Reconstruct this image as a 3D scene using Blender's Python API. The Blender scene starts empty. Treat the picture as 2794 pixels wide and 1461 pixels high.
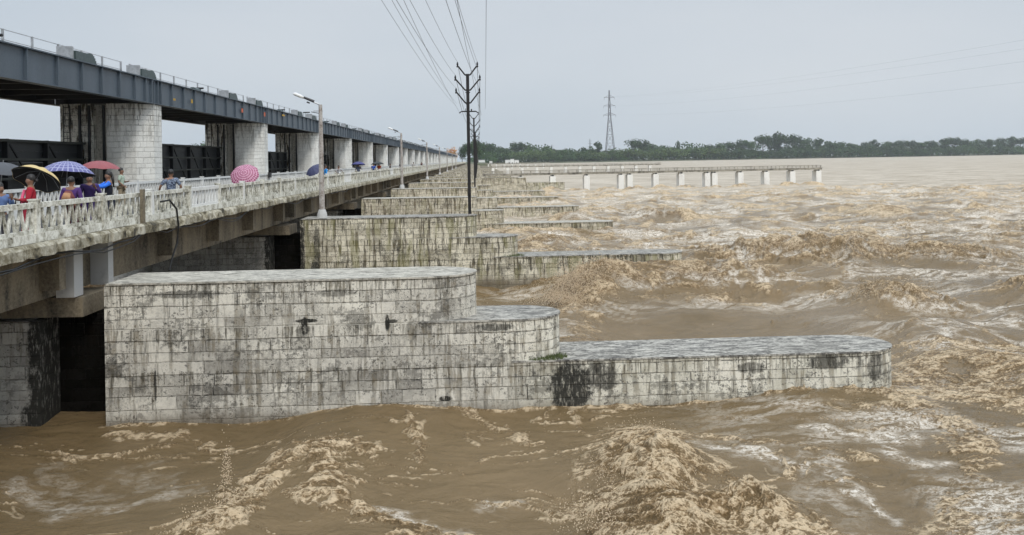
import bpy, bmesh, math, random
import numpy as np
from mathutils import Vector, Matrix
R_ = math.radians
scene = bpy.context.scene
COL = scene.collection
random.seed(7)

# ---------------------------------------------------------------- camera
ROLL, YAW = 0.016, math.atan(95/2150)
cam_d = bpy.data.cameras.new("camera"); cam = bpy.data.objects.new("camera", cam_d); COL.objects.link(cam)
fwd = Vector((math.sin(YAW), math.cos(YAW), 0)); rt = Vector((math.cos(YAW), -math.sin(YAW), 0)); up = Vector((0, 0, 1))
cx = rt*math.cos(ROLL) - up*math.sin(ROLL); cy = rt*math.sin(ROLL) + up*math.cos(ROLL)
m = Matrix((cx, cy, -fwd)).transposed().to_4x4(); m.translation = Vector((0, 0, 6)); cam.matrix_world = m
cam_d.sensor_width = 36; cam_d.lens = 36*2150/2794; cam_d.shift_y = -(730.5-437)/2794
cam_d.clip_start = 0.1; cam_d.clip_end = 30000
scene.camera = cam

# ---------------------------------------------------------------- world, sun, exposure
SUN_EL, SUN_ROT = 44, 155
w = bpy.data.worlds.new("World"); scene.world = w; w.use_nodes = True
nt = w.node_tree; nt.nodes.clear()
def wn(t, **k):
    n = nt.nodes.new(t)
    for a, b in k.items(): setattr(n, a, b)
    return n
sky = wn('ShaderNodeTexSky', sky_type='NISHITA', sun_disc=False, sun_elevation=R_(SUN_EL), sun_rotation=R_(SUN_ROT), dust_density=3.0, air_density=1.0)
tc = wn('ShaderNodeTexCoord'); mp = wn('ShaderNodeMapping'); mp.inputs['Scale'].default_value = (1.0, 1.0, 3.2)
nz = wn('ShaderNodeTexNoise'); nz.inputs['Scale'].default_value = 1.0; nz.inputs['Detail'].default_value = 5; nz.inputs['Roughness'].default_value = .45
rp = wn('ShaderNodeValToRGB')
rp.color_ramp.elements[0].position = .3; rp.color_ramp.elements[0].color = (4.95, 5.8, 6.7, 1)
rp.color_ramp.elements[1].position = .72; rp.color_ramp.elements[1].color = (6.8, 7.25, 7.75, 1)
sep = wn('ShaderNodeSeparateXYZ'); mr = wn('ShaderNodeMapRange'); mr.inputs['From Min'].default_value = 0.22; mr.inputs['From Max'].default_value = .8
mr.inputs['To Min'].default_value = .97; mr.inputs['To Max'].default_value = 2.3
mul = wn('ShaderNodeVectorMath', operation='SCALE'); mix = wn('ShaderNodeMix', data_type='RGBA'); mix.inputs['Factor'].default_value = .93
bg = wn('ShaderNodeBackground'); bg.inputs['Strength'].default_value = 0.1; ow = wn('ShaderNodeOutputWorld')
L = nt.links.new
L(tc.outputs['Generated'], mp.inputs['Vector']); L(mp.outputs[0], nz.inputs['Vector']); L(nz.outputs['Fac'], rp.inputs['Fac'])
L(tc.outputs['Generated'], sep.inputs[0]); L(sep.outputs['Z'], mr.inputs['Value']); L(rp.outputs['Color'], mul.inputs[0]); L(mr.outputs[0], mul.inputs['Scale'])
L(sky.outputs[0], mix.inputs['A']); L(mul.outputs[0], mix.inputs['B']); L(mix.outputs['Result'], bg.inputs['Color']); L(bg.outputs[0], ow.inputs[0])
sd = bpy.data.lights.new("sun", 'SUN'); sd.energy = 1.5; sd.angle = R_(14); sd.color = (1, .96, .9)
sun = bpy.data.objects.new("sun", sd); COL.objects.link(sun)
# nishita azimuth: rotation measured from +Y clockwise
az, el = R_(SUN_ROT), R_(SUN_EL)
dirn = Vector((math.sin(az)*math.cos(el), math.cos(az)*math.cos(el), math.sin(el)))
sun.rotation_euler = dirn.to_track_quat('Z', 'Y').to_euler(); sun.location = (0, 0, 60)
scene.view_settings.view_transform = 'Standard'; scene.view_settings.look = 'None'
scene.view_settings.exposure = 0.0; scene.view_settings.gamma = 1.0
scene.render.engine = 'CYCLES'
scene.cycles.max_bounces = 6; scene.cycles.use_denoising = True
scene.cycles.volume_step_rate = 4; scene.cycles.volume_max_steps = 64; scene.cycles.volume_bounces = 1

# ---------------------------------------------------------------- material helper
class NT:
    def __init__(s, name):
        s.m = bpy.data.materials.new(name); s.m.use_nodes = True; s.t = s.m.node_tree
        s.b = s.t.nodes['Principled BSDF']
    def n(s, t, ins=None, **k):
        x = s.t.nodes.new('ShaderNode'+t)
        for a, b in k.items(): setattr(x, a, b)
        for a, b in (ins or {}).items():
            if isinstance(b, bpy.types.NodeSocket): s.t.links.new(b, x.inputs[a])
            else: x.inputs[a].default_value = b
        return x
    def math(s, op, a, b=0.0, c=0.0, clamp=False):
        return s.n('Math', {0: a, 1: b, 2: c}, operation=op, use_clamp=clamp).outputs[0]
    def noise(s, v, scale, detail=4, rough=.55, dist=0.0, out='Fac', dim='3D'):
        return s.n('TexNoise', {'Vector': v, 'Scale': scale, 'Detail': detail, 'Roughness': rough, 'Distortion': dist}, noise_dimensions=dim).outputs[out]
    def ramp(s, f, pts):
        r = s.n('ValToRGB', {'Fac': f}); e = r.color_ramp.elements
        while len(e) < len(pts): e.new(.5)
        for i, (p, c) in enumerate(pts):
            e[i].position = p; e[i].color = (*c, 1) if len(c) == 3 else c
        return r.outputs['Color']
    def sm(s, f, a, b, lo=0.0, hi=1.0):
        return s.n('MapRange', {'Value': f, 'From Min': a, 'From Max': b, 'To Min': lo, 'To Max': hi}, interpolation_type='SMOOTHSTEP').outputs[0]
    def mix(s, f, a, b, mode='MIX'):
        x = s.n('Mix', {'Factor': f}, data_type='RGBA', blend_type=mode)
        for k, v in (('A', a), ('B', b)):
            if isinstance(v, bpy.types.NodeSocket): s.t.links.new(v, x.inputs[k])
            else: x.inputs[k].default_value = (*v, 1)
        return x.outputs['Result']
    def mapv(s, v, sc, loc=None):
        ins = {'Vector': v, 'Scale': sc}
        if loc is not None: ins['Location'] = loc
        return s.n('Mapping', ins).outputs[0]
    def set(s, **k):
        for a, b in k.items():
            a = a.replace('_', ' ')
            if isinstance(b, bpy.types.NodeSocket): s.t.links.new(b, s.b.inputs[a])
            else: s.b.inputs[a].default_value = (*b, 1) if isinstance(b, tuple) and len(b) == 3 else b
        return s
    def bump(s, h, dist=.02, st=1.0):
        s.t.links.new(s.n('Bump', {'Height': h, 'Distance': dist, 'Strength': st}).outputs[0], s.b.inputs['Normal'])
    def obj(s): return s.n('TexCoord').outputs['Object']
    def geo(s): return s.n('NewGeometry').outputs['Position']

def simple(name, col, rough=.7, metal=0.0, var=.25, scale=6.0, bump=0.0, world=False):
    s = NT(name); v = s.geo() if world else s.obj()
    f = s.noise(v, scale, 5, .6)
    a = tuple(c*(1-var) for c in col); b = tuple(min(1, c*(1+var)) for c in col)
    s.set(Base_Color=s.ramp(f, [(.3, a), (.7, b)]), Roughness=rough, Metallic=metal)
    if bump: s.bump(f, bump)
    return s.m

def masonry(name, c_lo, c_hi, mortar_l, streak=.6, mold=.35, dark=(.02, .019, .015), streak_c=(.10, .075, .035), blobs=(), algae=.0, wash=.45, foot=.8, moss=1.0, fade_all=False, cream=None, spec=.4, pitk=.85):
    """coursed ashlar: UV.x = metres along the face, UV.y = height; second map: depth below the top of the tier"""
    s = NT(name)
    uv = s.n('UVMap', uv_map='UVMap').outputs[0]; dv = s.n('UVMap', uv_map='Depth').outputs[0]
    rnd = s.math('MULTIPLY', s.n('SeparateXYZ', {0: s.n('ObjectInfo').outputs['Location']}).outputs[1], .0737)
    x, y, _ = s.n('SeparateXYZ', {0: uv}).outputs
    depth = s.n('SeparateXYZ', {0: dv}).outputs[0]
    P = s.n('CombineXYZ', {0: s.math('MULTIPLY_ADD', rnd, 37.0, x), 1: y, 2: s.math('MULTIPLY', rnd, 11.0)}).outputs[0]
    wob = s.math('MULTIPLY_ADD', s.noise(P, 1.3, 3), .05, -.025)
    yy = s.math('ADD', s.math('ADD', y, wob), s.math('MULTIPLY', s.math('SINE', s.math('MULTIPLY', y, 8.3)), .028))
    rowf = s.math('DIVIDE', yy, .2667); row = s.math('FLOOR', rowf); fr = s.math('SUBTRACT', rowf, row)
    fine = s.noise(P, 30, 3, .6); 
    dh = s.math('MULTIPLY', s.math('MINIMUM', fr, s.math('SUBTRACT', 1.0, fr)), .2667)
    w1 = s.math('MULTIPLY_ADD', row, 17.31, s.math('DIVIDE', s.math('MULTIPLY_ADD', rnd, 37.0, x), .60))
    ve = s.n('TexVoronoi', {'W': w1, 'Scale': 1.0, 'Randomness': .85}, voronoi_dimensions='1D', feature='DISTANCE_TO_EDGE').outputs['Distance']
    vc = s.n('TexVoronoi', {'W': w1, 'Scale': 1.0, 'Randomness': .85}, voronoi_dimensions='1D', feature='F1')
    dvv = s.math('MULTIPLY', ve, .60)
    d = s.math('ADD', s.math('MINIMUM', dh, dvv), s.math('MULTIPLY_ADD', fine, .016, -.008))
    mort = s.sm(d, .006, .017, 1, 0)
    cell = s.n('SeparateColor', {0: vc.outputs['Color']}).outputs
    big = s.noise(P, .45, 4, .6); med = s.noise(P, 4.5, 6, .7, .6); stv = s.noise(s.mapv(P, (3.2, .32, 1)), 2.2, 5, .65)
    stv2 = s.noise(s.mapv(P, (9.0, .6, 1)), 2.0, 4, .6)
    speck = s.noise(P, 17, 4, .7)
    f = s.math('ADD', s.math('MULTIPLY', cell[0], .38), s.math('MULTIPLY', med, .62))
    col = s.ramp(f, [(.25, c_lo), (.62, c_hi)])
    if cream:
        ox0 = s.n('SeparateXYZ', {0: s.obj()}).outputs[0]
        col = s.mix(s.sm(s.math('ADD', ox0, s.math('MULTIPLY', big, 2.0)), .6, 3.0), col, s.ramp(f, [(.25, cream[0]), (.62, cream[1])]))
    # old limewash left in patches
    ws = s.math('MULTIPLY', s.sm(s.math('ADD', s.math('MULTIPLY', big, .5), s.math('MULTIPLY', speck, .5)), .44, .58), wash)
    col = s.mix(ws, col, (min(1, c_hi[0]*1.35), min(1, c_hi[1]*1.35), min(1, c_hi[2]*1.33)))
    # dark pitting
    pit = s.math('MULTIPLY', s.math('MULTIPLY', s.sm(speck, .53, .61), s.sm(s.noise(P, 1.7, 3, .6), .40, .56, .15, 1)), pitk)
    col = s.mix(pit, col, (.05*moss, .048*moss, .043*moss))
    # mortar: light in places, blackened in others
    mm = s.sm(s.math('ADD', s.math('MULTIPLY', big, .45), s.math('MULTIPLY', stv, .55)), .40, .48)
    topdark = s.sm(depth, .25, 1.3, .85, 0.0)
    mdark = s.math('MAXIMUM', s.math('MULTIPLY', s.math('SUBTRACT', 1.0, mm), s.sm(depth, .6, 2.4, 1, .3)), topdark)
    mc = s.mix(mdark, mortar_l, (.035, .032, .026))
    mdk = s.math('MULTIPLY', mort, s.math('MULTIPLY_ADD', s.sm(s.noise(P, 6, 4, .7), .40, .58), .75, .15))
    col = s.mix(mdk, col, mc)
    # streaks running down from the top
    fade = s.sm(depth, .1, 2.6, 1.0, 1.0 if fade_all else .12)
    st = s.math('MULTIPLY', s.math('MULTIPLY', s.sm(stv, .50, .60), fade), streak)
    col = s.mix(st, col, s.mix(s.sm(med, .4, .6), streak_c, dark))
    st2 = s.math('MULTIPLY', s.math('MULTIPLY', s.sm(stv2, .52, .63), s.sm(depth, .0, .75, 1, 0)), min(1, streak*1.15))
    col = s.mix(st2, col, (.07*moss, .06*moss, .035*moss))
    # mould
    mo = s.math('MULTIPLY', s.math('MULTIPLY', s.sm(s.math('ADD', s.math('MULTIPLY', s.noise(P, 1.1, 2, .5), .45), s.math('MULTIPLY', s.noise(P, 7.5, 5, .75), .55)), .535, .575), 1.0), mold)
    col = s.mix(mo, col, dark)
    if algae:
        al = s.math('MULTIPLY', s.math('MULTIPLY', s.sm(s.noise(s.mapv(P, (1.4, .3, 1)), 1.6, 3), .5, .62), s.sm(depth, 0, 3, 1, .3)), algae)
        col = s.mix(al, col, (.20, .19, .06))
    # wetted foot of the wall
    hz = s.sm(s.math('ADD', y, s.math('MULTIPLY', big, .3)), -.05, .50, foot, 0.0)
    col = s.mix(hz, col, (.12, .092, .058))
    ob = s.obj(); ox, oy, oz = s.n('SeparateXYZ', {0: ob}).outputs
    nb = s.math('MULTIPLY_ADD', s.noise(ob, 5, 5, .75), 2.6, -1.3)
    for (bx, bz, rx, rz, k) in blobs:
        q = s.math('ADD', s.math('POWER', s.math('DIVIDE', s.math('SUBTRACT', ox, bx), rx), 2.0), s.math('POWER', s.math('DIVIDE', s.math('SUBTRACT', oz, bz), rz), 2.0))
        mk = s.math('MULTIPLY', s.math('MULTIPLY', s.sm(s.math('ADD', q, nb), 1.15, .5), s.sm(s.noise(s.mapv(ob, (9, 9, 2.2)), 1.6, 5, .75), .36, .50, .30, 1)), k)
        col = s.mix(mk, col, dark)
    s.set(Base_Color=col, Roughness=.85, Specular_IOR_Level=spec)
    h = s.math('ADD', s.math('MULTIPLY', s.math('SUBTRACT', 1.0, mort), .6), s.math('ADD', s.math('MULTIPLY', med, .5), s.math('MULTIPLY', fine, .35)))
    s.bump(h, .035)
    return s.m

def grime(name, c0, c1, c2, scale=3.0, rough=.85, stretch=(1, 1, .35), fine=14.0, thr=(.44, .6), bump=.01, world=True):
    """weathered plaster / concrete: clean colour c0, mid c1, grime c2"""
    s = NT(name); v = s.geo() if world else s.obj()
    a = s.noise(s.mapv(v, stretch), scale, 6, .65, .4); b = s.noise(v, fine, 5, .7)
    f = s.math('ADD', s.math('MULTIPLY', a, .6), s.math('MULTIPLY', b, .4))
    col = s.ramp(f, [(thr[0]-.08, c2), (thr[0], c1), (thr[1], c0)])
    s.set(Base_Color=col, Roughness=rough); s.bump(b, bump)
    return s.m

M = {}
M['stone1'] = masonry('grey_ashlar', (.21, .195, .17), (.64, .605, .53), (.80, .755, .64), streak=.55, mold=.5, wash=.8, streak_c=(.16, .12, .06), cream=((.48, .45, .36), (.74, .71, .60)),
    blobs=[(2.15, .45, .55, .8, .97), (2.9, .72, .5, .35, .8), (-4.15, 2.12, .10, .24, 1), (-4.12, 2.26, .3, .05, 1), (-2.2, 2.16, .06, .22, 1), (-2.1, 2.2, .16, .05, .9),
           (-.85, .32, .17, .07, 1), (-.65, .02, .35, .1, .8), (-7.65, .85, .03, .5, .9), (-8.9, 1.2, .10, 1.6, .8), (-6.9, 2.95, .9, .10, .7), (-3.4, 2.9, .5, .10, .6), (.35, 2.0, .5, .1, .8), (8.5, .95, .6, .2, .8), (6.6, .85, .4, .15, .7), (9.7, .8, .25, .35, .7)])
M['stone2'] = masonry('cream_ashlar', (.33, .295, .215), (.72, .665, .53), (.70, .65, .53), streak=.85, mold=.5, algae=.5, wash=.45, blobs=[(-8.8, 1.4, .22, 2.5, 1), (-8.1, .4, .28, .9, .9), (-8.0, 1.9, .15, 1.2, .7)])
M['stone3'] = masonry('streaked_ashlar', (.33, .29, .21), (.66, .60, .48), (.70, .64, .50), streak=.85, mold=.4, streak_c=(.13, .085, .035), wash=.5, algae=.25)
M['darkstone'] = masonry('wet_shade_dark_ashlar', (.004, .004, .003), (.010, .009, .008), (.012, .011, .01), streak=.9, mold=.9, wash=0, dark=(.004, .004, .003), streak_c=(.008, .006, .004), foot=0.0, moss=.01, spec=.02)  # near-black: shade under the deck put into the colour, over wet staining
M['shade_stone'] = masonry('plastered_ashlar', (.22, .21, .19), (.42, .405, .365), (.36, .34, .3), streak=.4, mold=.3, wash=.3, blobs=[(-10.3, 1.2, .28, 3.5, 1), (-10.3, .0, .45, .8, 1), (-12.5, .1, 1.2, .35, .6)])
def coping_mat(name, c0, c1, c2):
    s = NT(name); v = s.geo()
    a = s.noise(s.mapv(v, (1.6, 5, 1)), 1.5, 8, .72, 1.2); b = s.noise(v, 16, 4, .7); c = s.noise(v, .5, 3)
    f = s.math('ADD', s.math('MULTIPLY', a, .75), s.math('MULTIPLY', b, .25))
    col = s.ramp(f, [(.40, c2), (.48, c1), (.57, c0)]); col = s.mix(s.sm(c, .5, .7, 0, .4), col, c1)
    s.set(Base_Color=col, Roughness=s.sm(c, .4, .6, .55, .85)); s.b.inputs['Specular IOR Level'].default_value = .12; s.bump(f, .012); return s.m
M['coping'] = coping_mat('cement_coping', (.50, .475, .42), (.20, .19, .17), (.075, .07, .065))
M['coping2'] = coping_mat('pale_cement_coping', (.58, .545, .47), (.34, .32, .275), (.14, .13, .11))
M['colwhite'] = grime('whitewashed_column', (.74, .73, .69), (.60, .59, .55), (.20, .19, .16), 1.1, stretch=(1, 1, .25), thr=(.37, .52))
M['colash'] = masonry('whitewashed_column_blocks', (.70, .69, .645), (.78, .77, .72), (.68, .67, .62), streak=.55, mold=.16, wash=.7, foot=0, pitk=.3)
M['coldirt2'] = masonry('stained_column_blocks', (.50, .48, .43), (.78, .76, .69), (.42, .41, .36), streak=1.0, mold=.45, wash=.5, foot=0, fade_all=True)
M['coldirt'] = grime('blackened_column', (.66, .64, .58), (.30, .29, .25), (.025, .024, .02), 3.2, stretch=(1, 1, .08), thr=(.45, .56), fine=8)
M['rail'] = grime('mossy_whitewash', (.76, .75, .68), (.40, .38, .31), (.06, .055, .035), 2.6, fine=13, thr=(.44, .56), stretch=(1, 1, .6))
M['lat'] = grime('mossy_lattice', (.74, .73, .66), (.36, .345, .28), (.05, .045, .03), 3.0, fine=15, thr=(.46, .58), stretch=(1, 1, .6))
M['railw'] = grime('fresh_whitewash', (.72, .72, .70), (.58, .58, .55), (.22, .21, .18), 2.0, thr=(.38, .5))
M['slab'] = grime('stained_slab_edge', (.52, .49, .40), (.19, .165, .105), (.035, .03, .02), 2.2, fine=7, thr=(.46, .60), bump=.04)
M['girder_c'] = grime('aged_concrete', (.23, .19, .13), (.115, .095, .066), (.028, .025, .02), 2.0, stretch=(.8, .8, .22), thr=(.44, .58))
M['white_c'] = grime('white_concrete', (.50, .495, .48), (.40, .395, .38), (.12, .115, .10), 2.0, thr=(.3, .45))
M['asphalt'] = simple('asphalt', (.06, .06, .06), .85, world=True, scale=9)
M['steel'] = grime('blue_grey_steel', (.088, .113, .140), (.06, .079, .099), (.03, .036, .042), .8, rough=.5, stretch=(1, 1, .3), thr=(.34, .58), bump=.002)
M['steel_d'] = simple('underside_shade_dark_steel', (.008, .009, .011), .6)  # far girder and floor beams: underside shade put into near-black base colour
M['gate'] = grime('tarred_gate_plate', (.022, .025, .028), (.014, .016, .018), (.006, .006, .007), 1.2, rough=.55, thr=(.4, .6), bump=.004)
M['gate2'] = simple('gate_rib_steel', (.010, .011, .013), .6)
M['rib_green'] = simple('olive_gate_plate', (.03, .034, .028), .6)
M['green'] = simple('green_grey_machine', (.06, .085, .085), .5)
M['galv'] = simple('galvanised', (.42, .43, .44), .45, .6)
M['black'] = simple('black_steel', (.010, .008, .008), .5)
M['redoxide'] = simple('rusty_black_steel', (.05, .018, .016), .6)
M['insul'] = simple('brown_porcelain', (.012, .010, .012), .25)
M['wire'] = simple('dark_wire', (.09, .10, .12), .6); M['wire2'] = simple('pale_far_wire', (.34, .38, .42), .8, var=.05)
M['cable'] = simple('black_cable', (.006, .006, .006), .5)
M['conc_pole'] = grime('peeling_concrete_pole', (.46, .43, .40), (.24, .20, .175), (.04, .036, .032), 4.0, stretch=(1, 1, .6), fine=12, thr=(.42, .56), world=False)
M['lampwhite'] = simple('white_lamp_cover', (.78, .78, .76), .35, var=.06)
M['lampdark'] = simple('dark_fitting', (.03, .03, .032), .5)
M['orange'] = simple('orange_paint', (.55, .12, .05), .6); M['yellow'] = simple('yellow_paint', (.55, .33, .03), .6); M['white'] = simple('white_paint', (.75, .75, .73), .6, var=.08)
M['jetty'] = grime('grey_jetty_beam', (.36, .33, .27), (.15, .135, .11), (.03, .028, .024), .8, thr=(.42, .58), stretch=(1, 1, 1), fine=2.5)
M['jwhite'] = grime('white_jetty_pier', (.82, .80, .75), (.68, .65, .60), (.24, .21, .17), .8, thr=(.36, .5), fine=4)
M['bark'] = simple('bark', (.06, .048, .036), .9)
M['bank'] = simple('bank_soil', (.10, .105, .06), .95, world=True, scale=.05)
M['grass'] = simple('grass_blade', (.07, .09, .025), .8)

# ---------------------------------------------------------------- mesh helpers
class MB:
    def __init__(s): s.v = []; s.f = []; s.uv = []; s.dep = []; s.useuv = False
    def box(s, x0, x1, y0, y1, z0, z1):
        b = len(s.v); s.v += [(x0, y0, z0), (x1, y0, z0), (x1, y1, z0), (x0, y1, z0), (x0, y0, z1), (x1, y0, z1), (x1, y1, z1), (x0, y1, z1)]
        for f in ((0, 3, 2, 1), (4, 5, 6, 7), (0, 1, 5, 4), (1, 2, 6, 5), (2, 3, 7, 6), (3, 0, 4, 7)):
            s.f.append(tuple(b+i for i in f))
        return s
    def bar(s, p, q, w, h=None, n=4):
        """bar from p to q; n=4 square w x h, more = round of radius w"""
        p, q = Vector(p), Vector(q); d = (q-p).normalized(); h = h or w
        a = d.cross(Vector((0, 0, 1)));
        if a.length < 1e-3: a = Vector((1, 0, 0))
        a.normalize(); c = d.cross(a).normalized()
        b = len(s.v)
        for o in (p, q):
            for i in range(n):
                if n == 4:
                    u, t = ((-1, -1), (1, -1), (1, 1), (-1, 1))[i]; s.v.append(tuple(o+a*u*w/2+c*t*h/2))
                else:
                    t = 2*math.pi*i/n; s.v.append(tuple(o+a*math.cos(t)*w+c*math.sin(t)*w))
        for i in range(n): s.f.append((b+i, b+(i+1) % n, b+n+(i+1) % n, b+n+i))
        s.f.append(tuple(b+n-1-i for i in range(n))); s.f.append(tuple(b+n+i for i in range(n)))
        return s
    def tube(s, pts, r, n=6):
        pts = [Vector(p) for p in pts]; b = len(s.v); rr = r if isinstance(r, (list, tuple)) else [r]*len(pts)
        for k, p in enumerate(pts):
            d = (pts[min(k+1, len(pts)-1)]-pts[max(k-1, 0)]).normalized()
            a = d.cross(Vector((0, 0, 1)))
            if a.length < 1e-3: a = d.cross(Vector((0, 1, 0)))
            a.normalize(); c = d.cross(a)
            for i in range(n):
                t = 2*math.pi*i/n; s.v.append(tuple(p+(a*math.cos(t)+c*math.sin(t))*rr[k]))
        for k in range(len(pts)-1):
            for i in range(n): s.f.append((b+k*n+i, b+k*n+(i+1) % n, b+(k+1)*n+(i+1) % n, b+(k+1)*n+i))
        s.f.append(tuple(b+n-1-i for i in range(n))); s.f.append(tuple(b+(len(pts)-1)*n+i for i in range(n)))
        return s
    def prism(s, poly, z0, z1, top=True, bottom=True, ztop=None, batter=0.0):
        """vertical prism on a CCW polygon, with face-length UVs"""
        s.useuv = True; n = len(poly); b = len(s.v); ztop = z1 if ztop is None else ztop
        for z in (z0, z1):
            for p in poly: s.v.append((p[0], p[1], z))
        u = 0
        for i in range(n):
            p, q = poly[i], poly[(i+1) % n]; l = math.hypot(q[0]-p[0], q[1]-p[1])
            s.f.append((b+i, b+(i+1) % n, b+n+(i+1) % n, b+n+i))
            s.uv.append([(u, z0), (u+l, z0), (u+l, z1), (u, z1)]); s.dep.append([ztop-z0, ztop-z0, ztop-z1, ztop-z1]); u += l
        if top: s.f.append(tuple(b+n+i for i in range(n))); s.uv.append([(p[0], p[1]) for p in poly]); s.dep.append([9]*n)
        if bottom: s.f.append(tuple(b+n-1-i for i in range(n))); s.uv.append([(p[0], p[1]) for p in reversed(poly)]); s.dep.append([9]*n)
        return s
    def build(s, name, mat, parent=None, smooth=False):
        me = bpy.data.meshes.new(name); me.from_pydata(s.v, [], s.f)
        if s.useuv:
            a = me.uv_layers.new(name='UVMap'); d = me.uv_layers.new(name='Depth')
            fu = [c for f in s.uv for p in f for c in p]; fd = [c for f in s.dep for x in f for c in (x, 0)]
            a.data.foreach_set('uv', fu); d.data.foreach_set('uv', fd)
        me.materials.append(mat if not isinstance(mat, str) else M[mat])
        if smooth: me.polygons.foreach_set('use_smooth', [True]*len(me.polygons))
        o = bpy.data.objects.new(name, me); COL.objects.link(o)
        if parent is not None: o.parent = parent
        return o
def thing(name, label, cat, loc=(0, 0, 0), rz=0, group=None):
    o = bpy.data.objects.new(name, None); COL.objects.link(o); o.location = loc; o.rotation_euler = (0, 0, rz)
    o['label'] = label; o['category'] = cat
    if group: o['group'] = group
    return o
def tag(o, label, cat, group=None):
    o['label'] = label; o['category'] = cat
    if group: o['group'] = group
    return o
def kids(o): return [c for c in COL.objects if c.parent == o]
def dup(o, loc, label=None, rz=None, scale=None, parts=None):
    r = o.copy(); COL.objects.link(r); r.location = loc
    if rz is not None: r.rotation_euler = (0, 0, rz)
    if scale is not None: r.scale = scale
    if label: r['label'] = label
    for ch, subs in parts:
        c = ch.copy(); COL.objects.link(c); c.parent = r
        for g in subs:
            d = g.copy(); COL.objects.link(d); d.parent = c
    return r
def tree_of(o): return [(c, list(c.children)) for c in o.children]
ORD = ['nearest', 'second', 'third', 'fourth', 'fifth', 'sixth', 'seventh', 'eighth', 'ninth', 'tenth', 'eleventh', 'twelfth', 'thirteenth', 'fourteenth', 'fifteenth',
       'sixteenth', 'seventeenth', 'eighteenth', 'nineteenth', 'twentieth', 'twenty-first', 'twenty-second', 'twenty-third', 'twenty-fourth', 'twenty-fifth', 'twenty-sixth', 'twenty-seventh', 'twenty-eighth', 'twenty-ninth', 'thirtieth', 'thirty-first']

# ---------------------------------------------------------------- barrage constants
S, Y0, W, NB = 20.5, 18.9, 1.8, 30        # pier pitch, near face of first pier, pier width, bays
Z1, Z2, Z3 = 3.20, 2.134, 1.13
def yk(k): return Y0 + S*k
def nose(xl, xt, r, w=W, n=14):
    """plan: rectangle from xl with an elliptical nose ending at xt (y 0..w), counter-clockwise"""
    p = [(xl, 0)]
    for i in range(n+1):
        t = -math.pi/2 + math.pi*i/n
        p.append((xt-r+r*math.cos(t), w/2+w/2*math.sin(t)))
    p.append((xl, w)); return p

def make_pier(kind, ref):
    p = thing('barrage_pier', '', 'bridge pier', group='stepped masonry piers of the barrage')
    MB().prism(nose(-8.8, 10.45, 1.15), -2, Z3).build('lower_tier', kind, p)
    MB().prism(nose(-8.8, 2.0, 1.15), Z3, Z2).build('middle_tier', kind, p)
    MB().prism(nose(-8.8, -.08, 1.3), Z2, Z1).build('upper_tier', kind, p)
    cp = M['coping'] if ref < 2 else M['coping2']
    for a, xt, r, z in ((.75, 10.45, 1.15, Z3), (-1.45, 2.0, 1.15, Z2), (-8.75, -.08, 1.3, Z1)):
        pl = nose(a, xt+.03, r+.02, W+.05); pl = [(x, y-.025) for x, y in pl]
        cpm = M['coping2'] if (z == Z1 and ref == 0) else cp
        MB().prism(pl, z+.002, z+.045).build('coping', cpm, p)
    # recess with painted shade and wet staining below the bridge bearings, road pier, bearing cap
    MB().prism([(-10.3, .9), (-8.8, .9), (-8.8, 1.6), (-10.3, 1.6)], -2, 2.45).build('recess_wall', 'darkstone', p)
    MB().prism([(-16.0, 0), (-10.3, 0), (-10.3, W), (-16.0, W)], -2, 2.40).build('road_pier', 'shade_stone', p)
    MB().box(-16.0, -9.35, .12, 1.68, 2.46, 2.92).build('bearing_cap', 'girder_c', p)
    # gate column: faceted end towards the river, narrow slot for the gate, body behind
    c = MB().prism([(-18.1, .0), (-17.5, .0), (-17.42, .0), (-16.75, .18), (-16.15, .85), (-16.15, W-.0), (-18.1, W)], -2, 9.08).build('gate_column', 'colash', p)
    MB().prism([(-18.75, .35), (-18.1, .35), (-18.1, 1.45), (-18.75, 1.45)], -2, 9.06).build('gate_slot', 'coldirt', c)
    MB().prism([(-20.3, 0), (-18.75, 0), (-18.75, W), (-20.3, W)], -2, 9.08).build('column_back', 'coldirt2', c)
    if ref < 6:
        l = MB(); l.bar((-20.1, -.09, 3), (-20.1, -.09, 9), .04); l.bar((-19.8, -.09, 3), (-19.8, -.09, 9), .04)
        for i in range(20): l.bar((-20.1, -.09, 3.2+.3*i), (-19.8, -.09, 3.2+.3*i), .03)
        l.build('ladder', 'black', c)
        g = MB()
        for xx in (-19.35, -18.9, -18.2): g.box(xx-.05, xx+.05, -.1, .0, 2.5, 9.0)
        g.build('gate_guide', 'steel_d', c)
    return p
P0 = make_pier('stone1', 0); P0.location = (0, yk(0), 0)
P0['label'] = 'nearest grey whitewashed ashlar pier, stepping down in three tiers with long low snout'
P1 = make_pier('stone2', 1); P1.location = (0, yk(1), 0)
P1['label'] = 'second stepped pier, carrying the big lamp post and the nearest dark power pole'
P2 = make_pier('stone3', 2); P2.location = (0, yk(2), 0)
P2['label'] = 'third stepped pier from the photographer, brown-streaked, with no pole on it'
pt = tree_of(P2)
for k in range(3, NB+1):
    dup(P2, (0, yk(k), 0), f'{ORD[k]} stepped masonry pier from the photographer' + (', carrying a lamp post and power pole' if k % 2 and k < 14 else ', under the gate bridge'), parts=pt)

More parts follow.
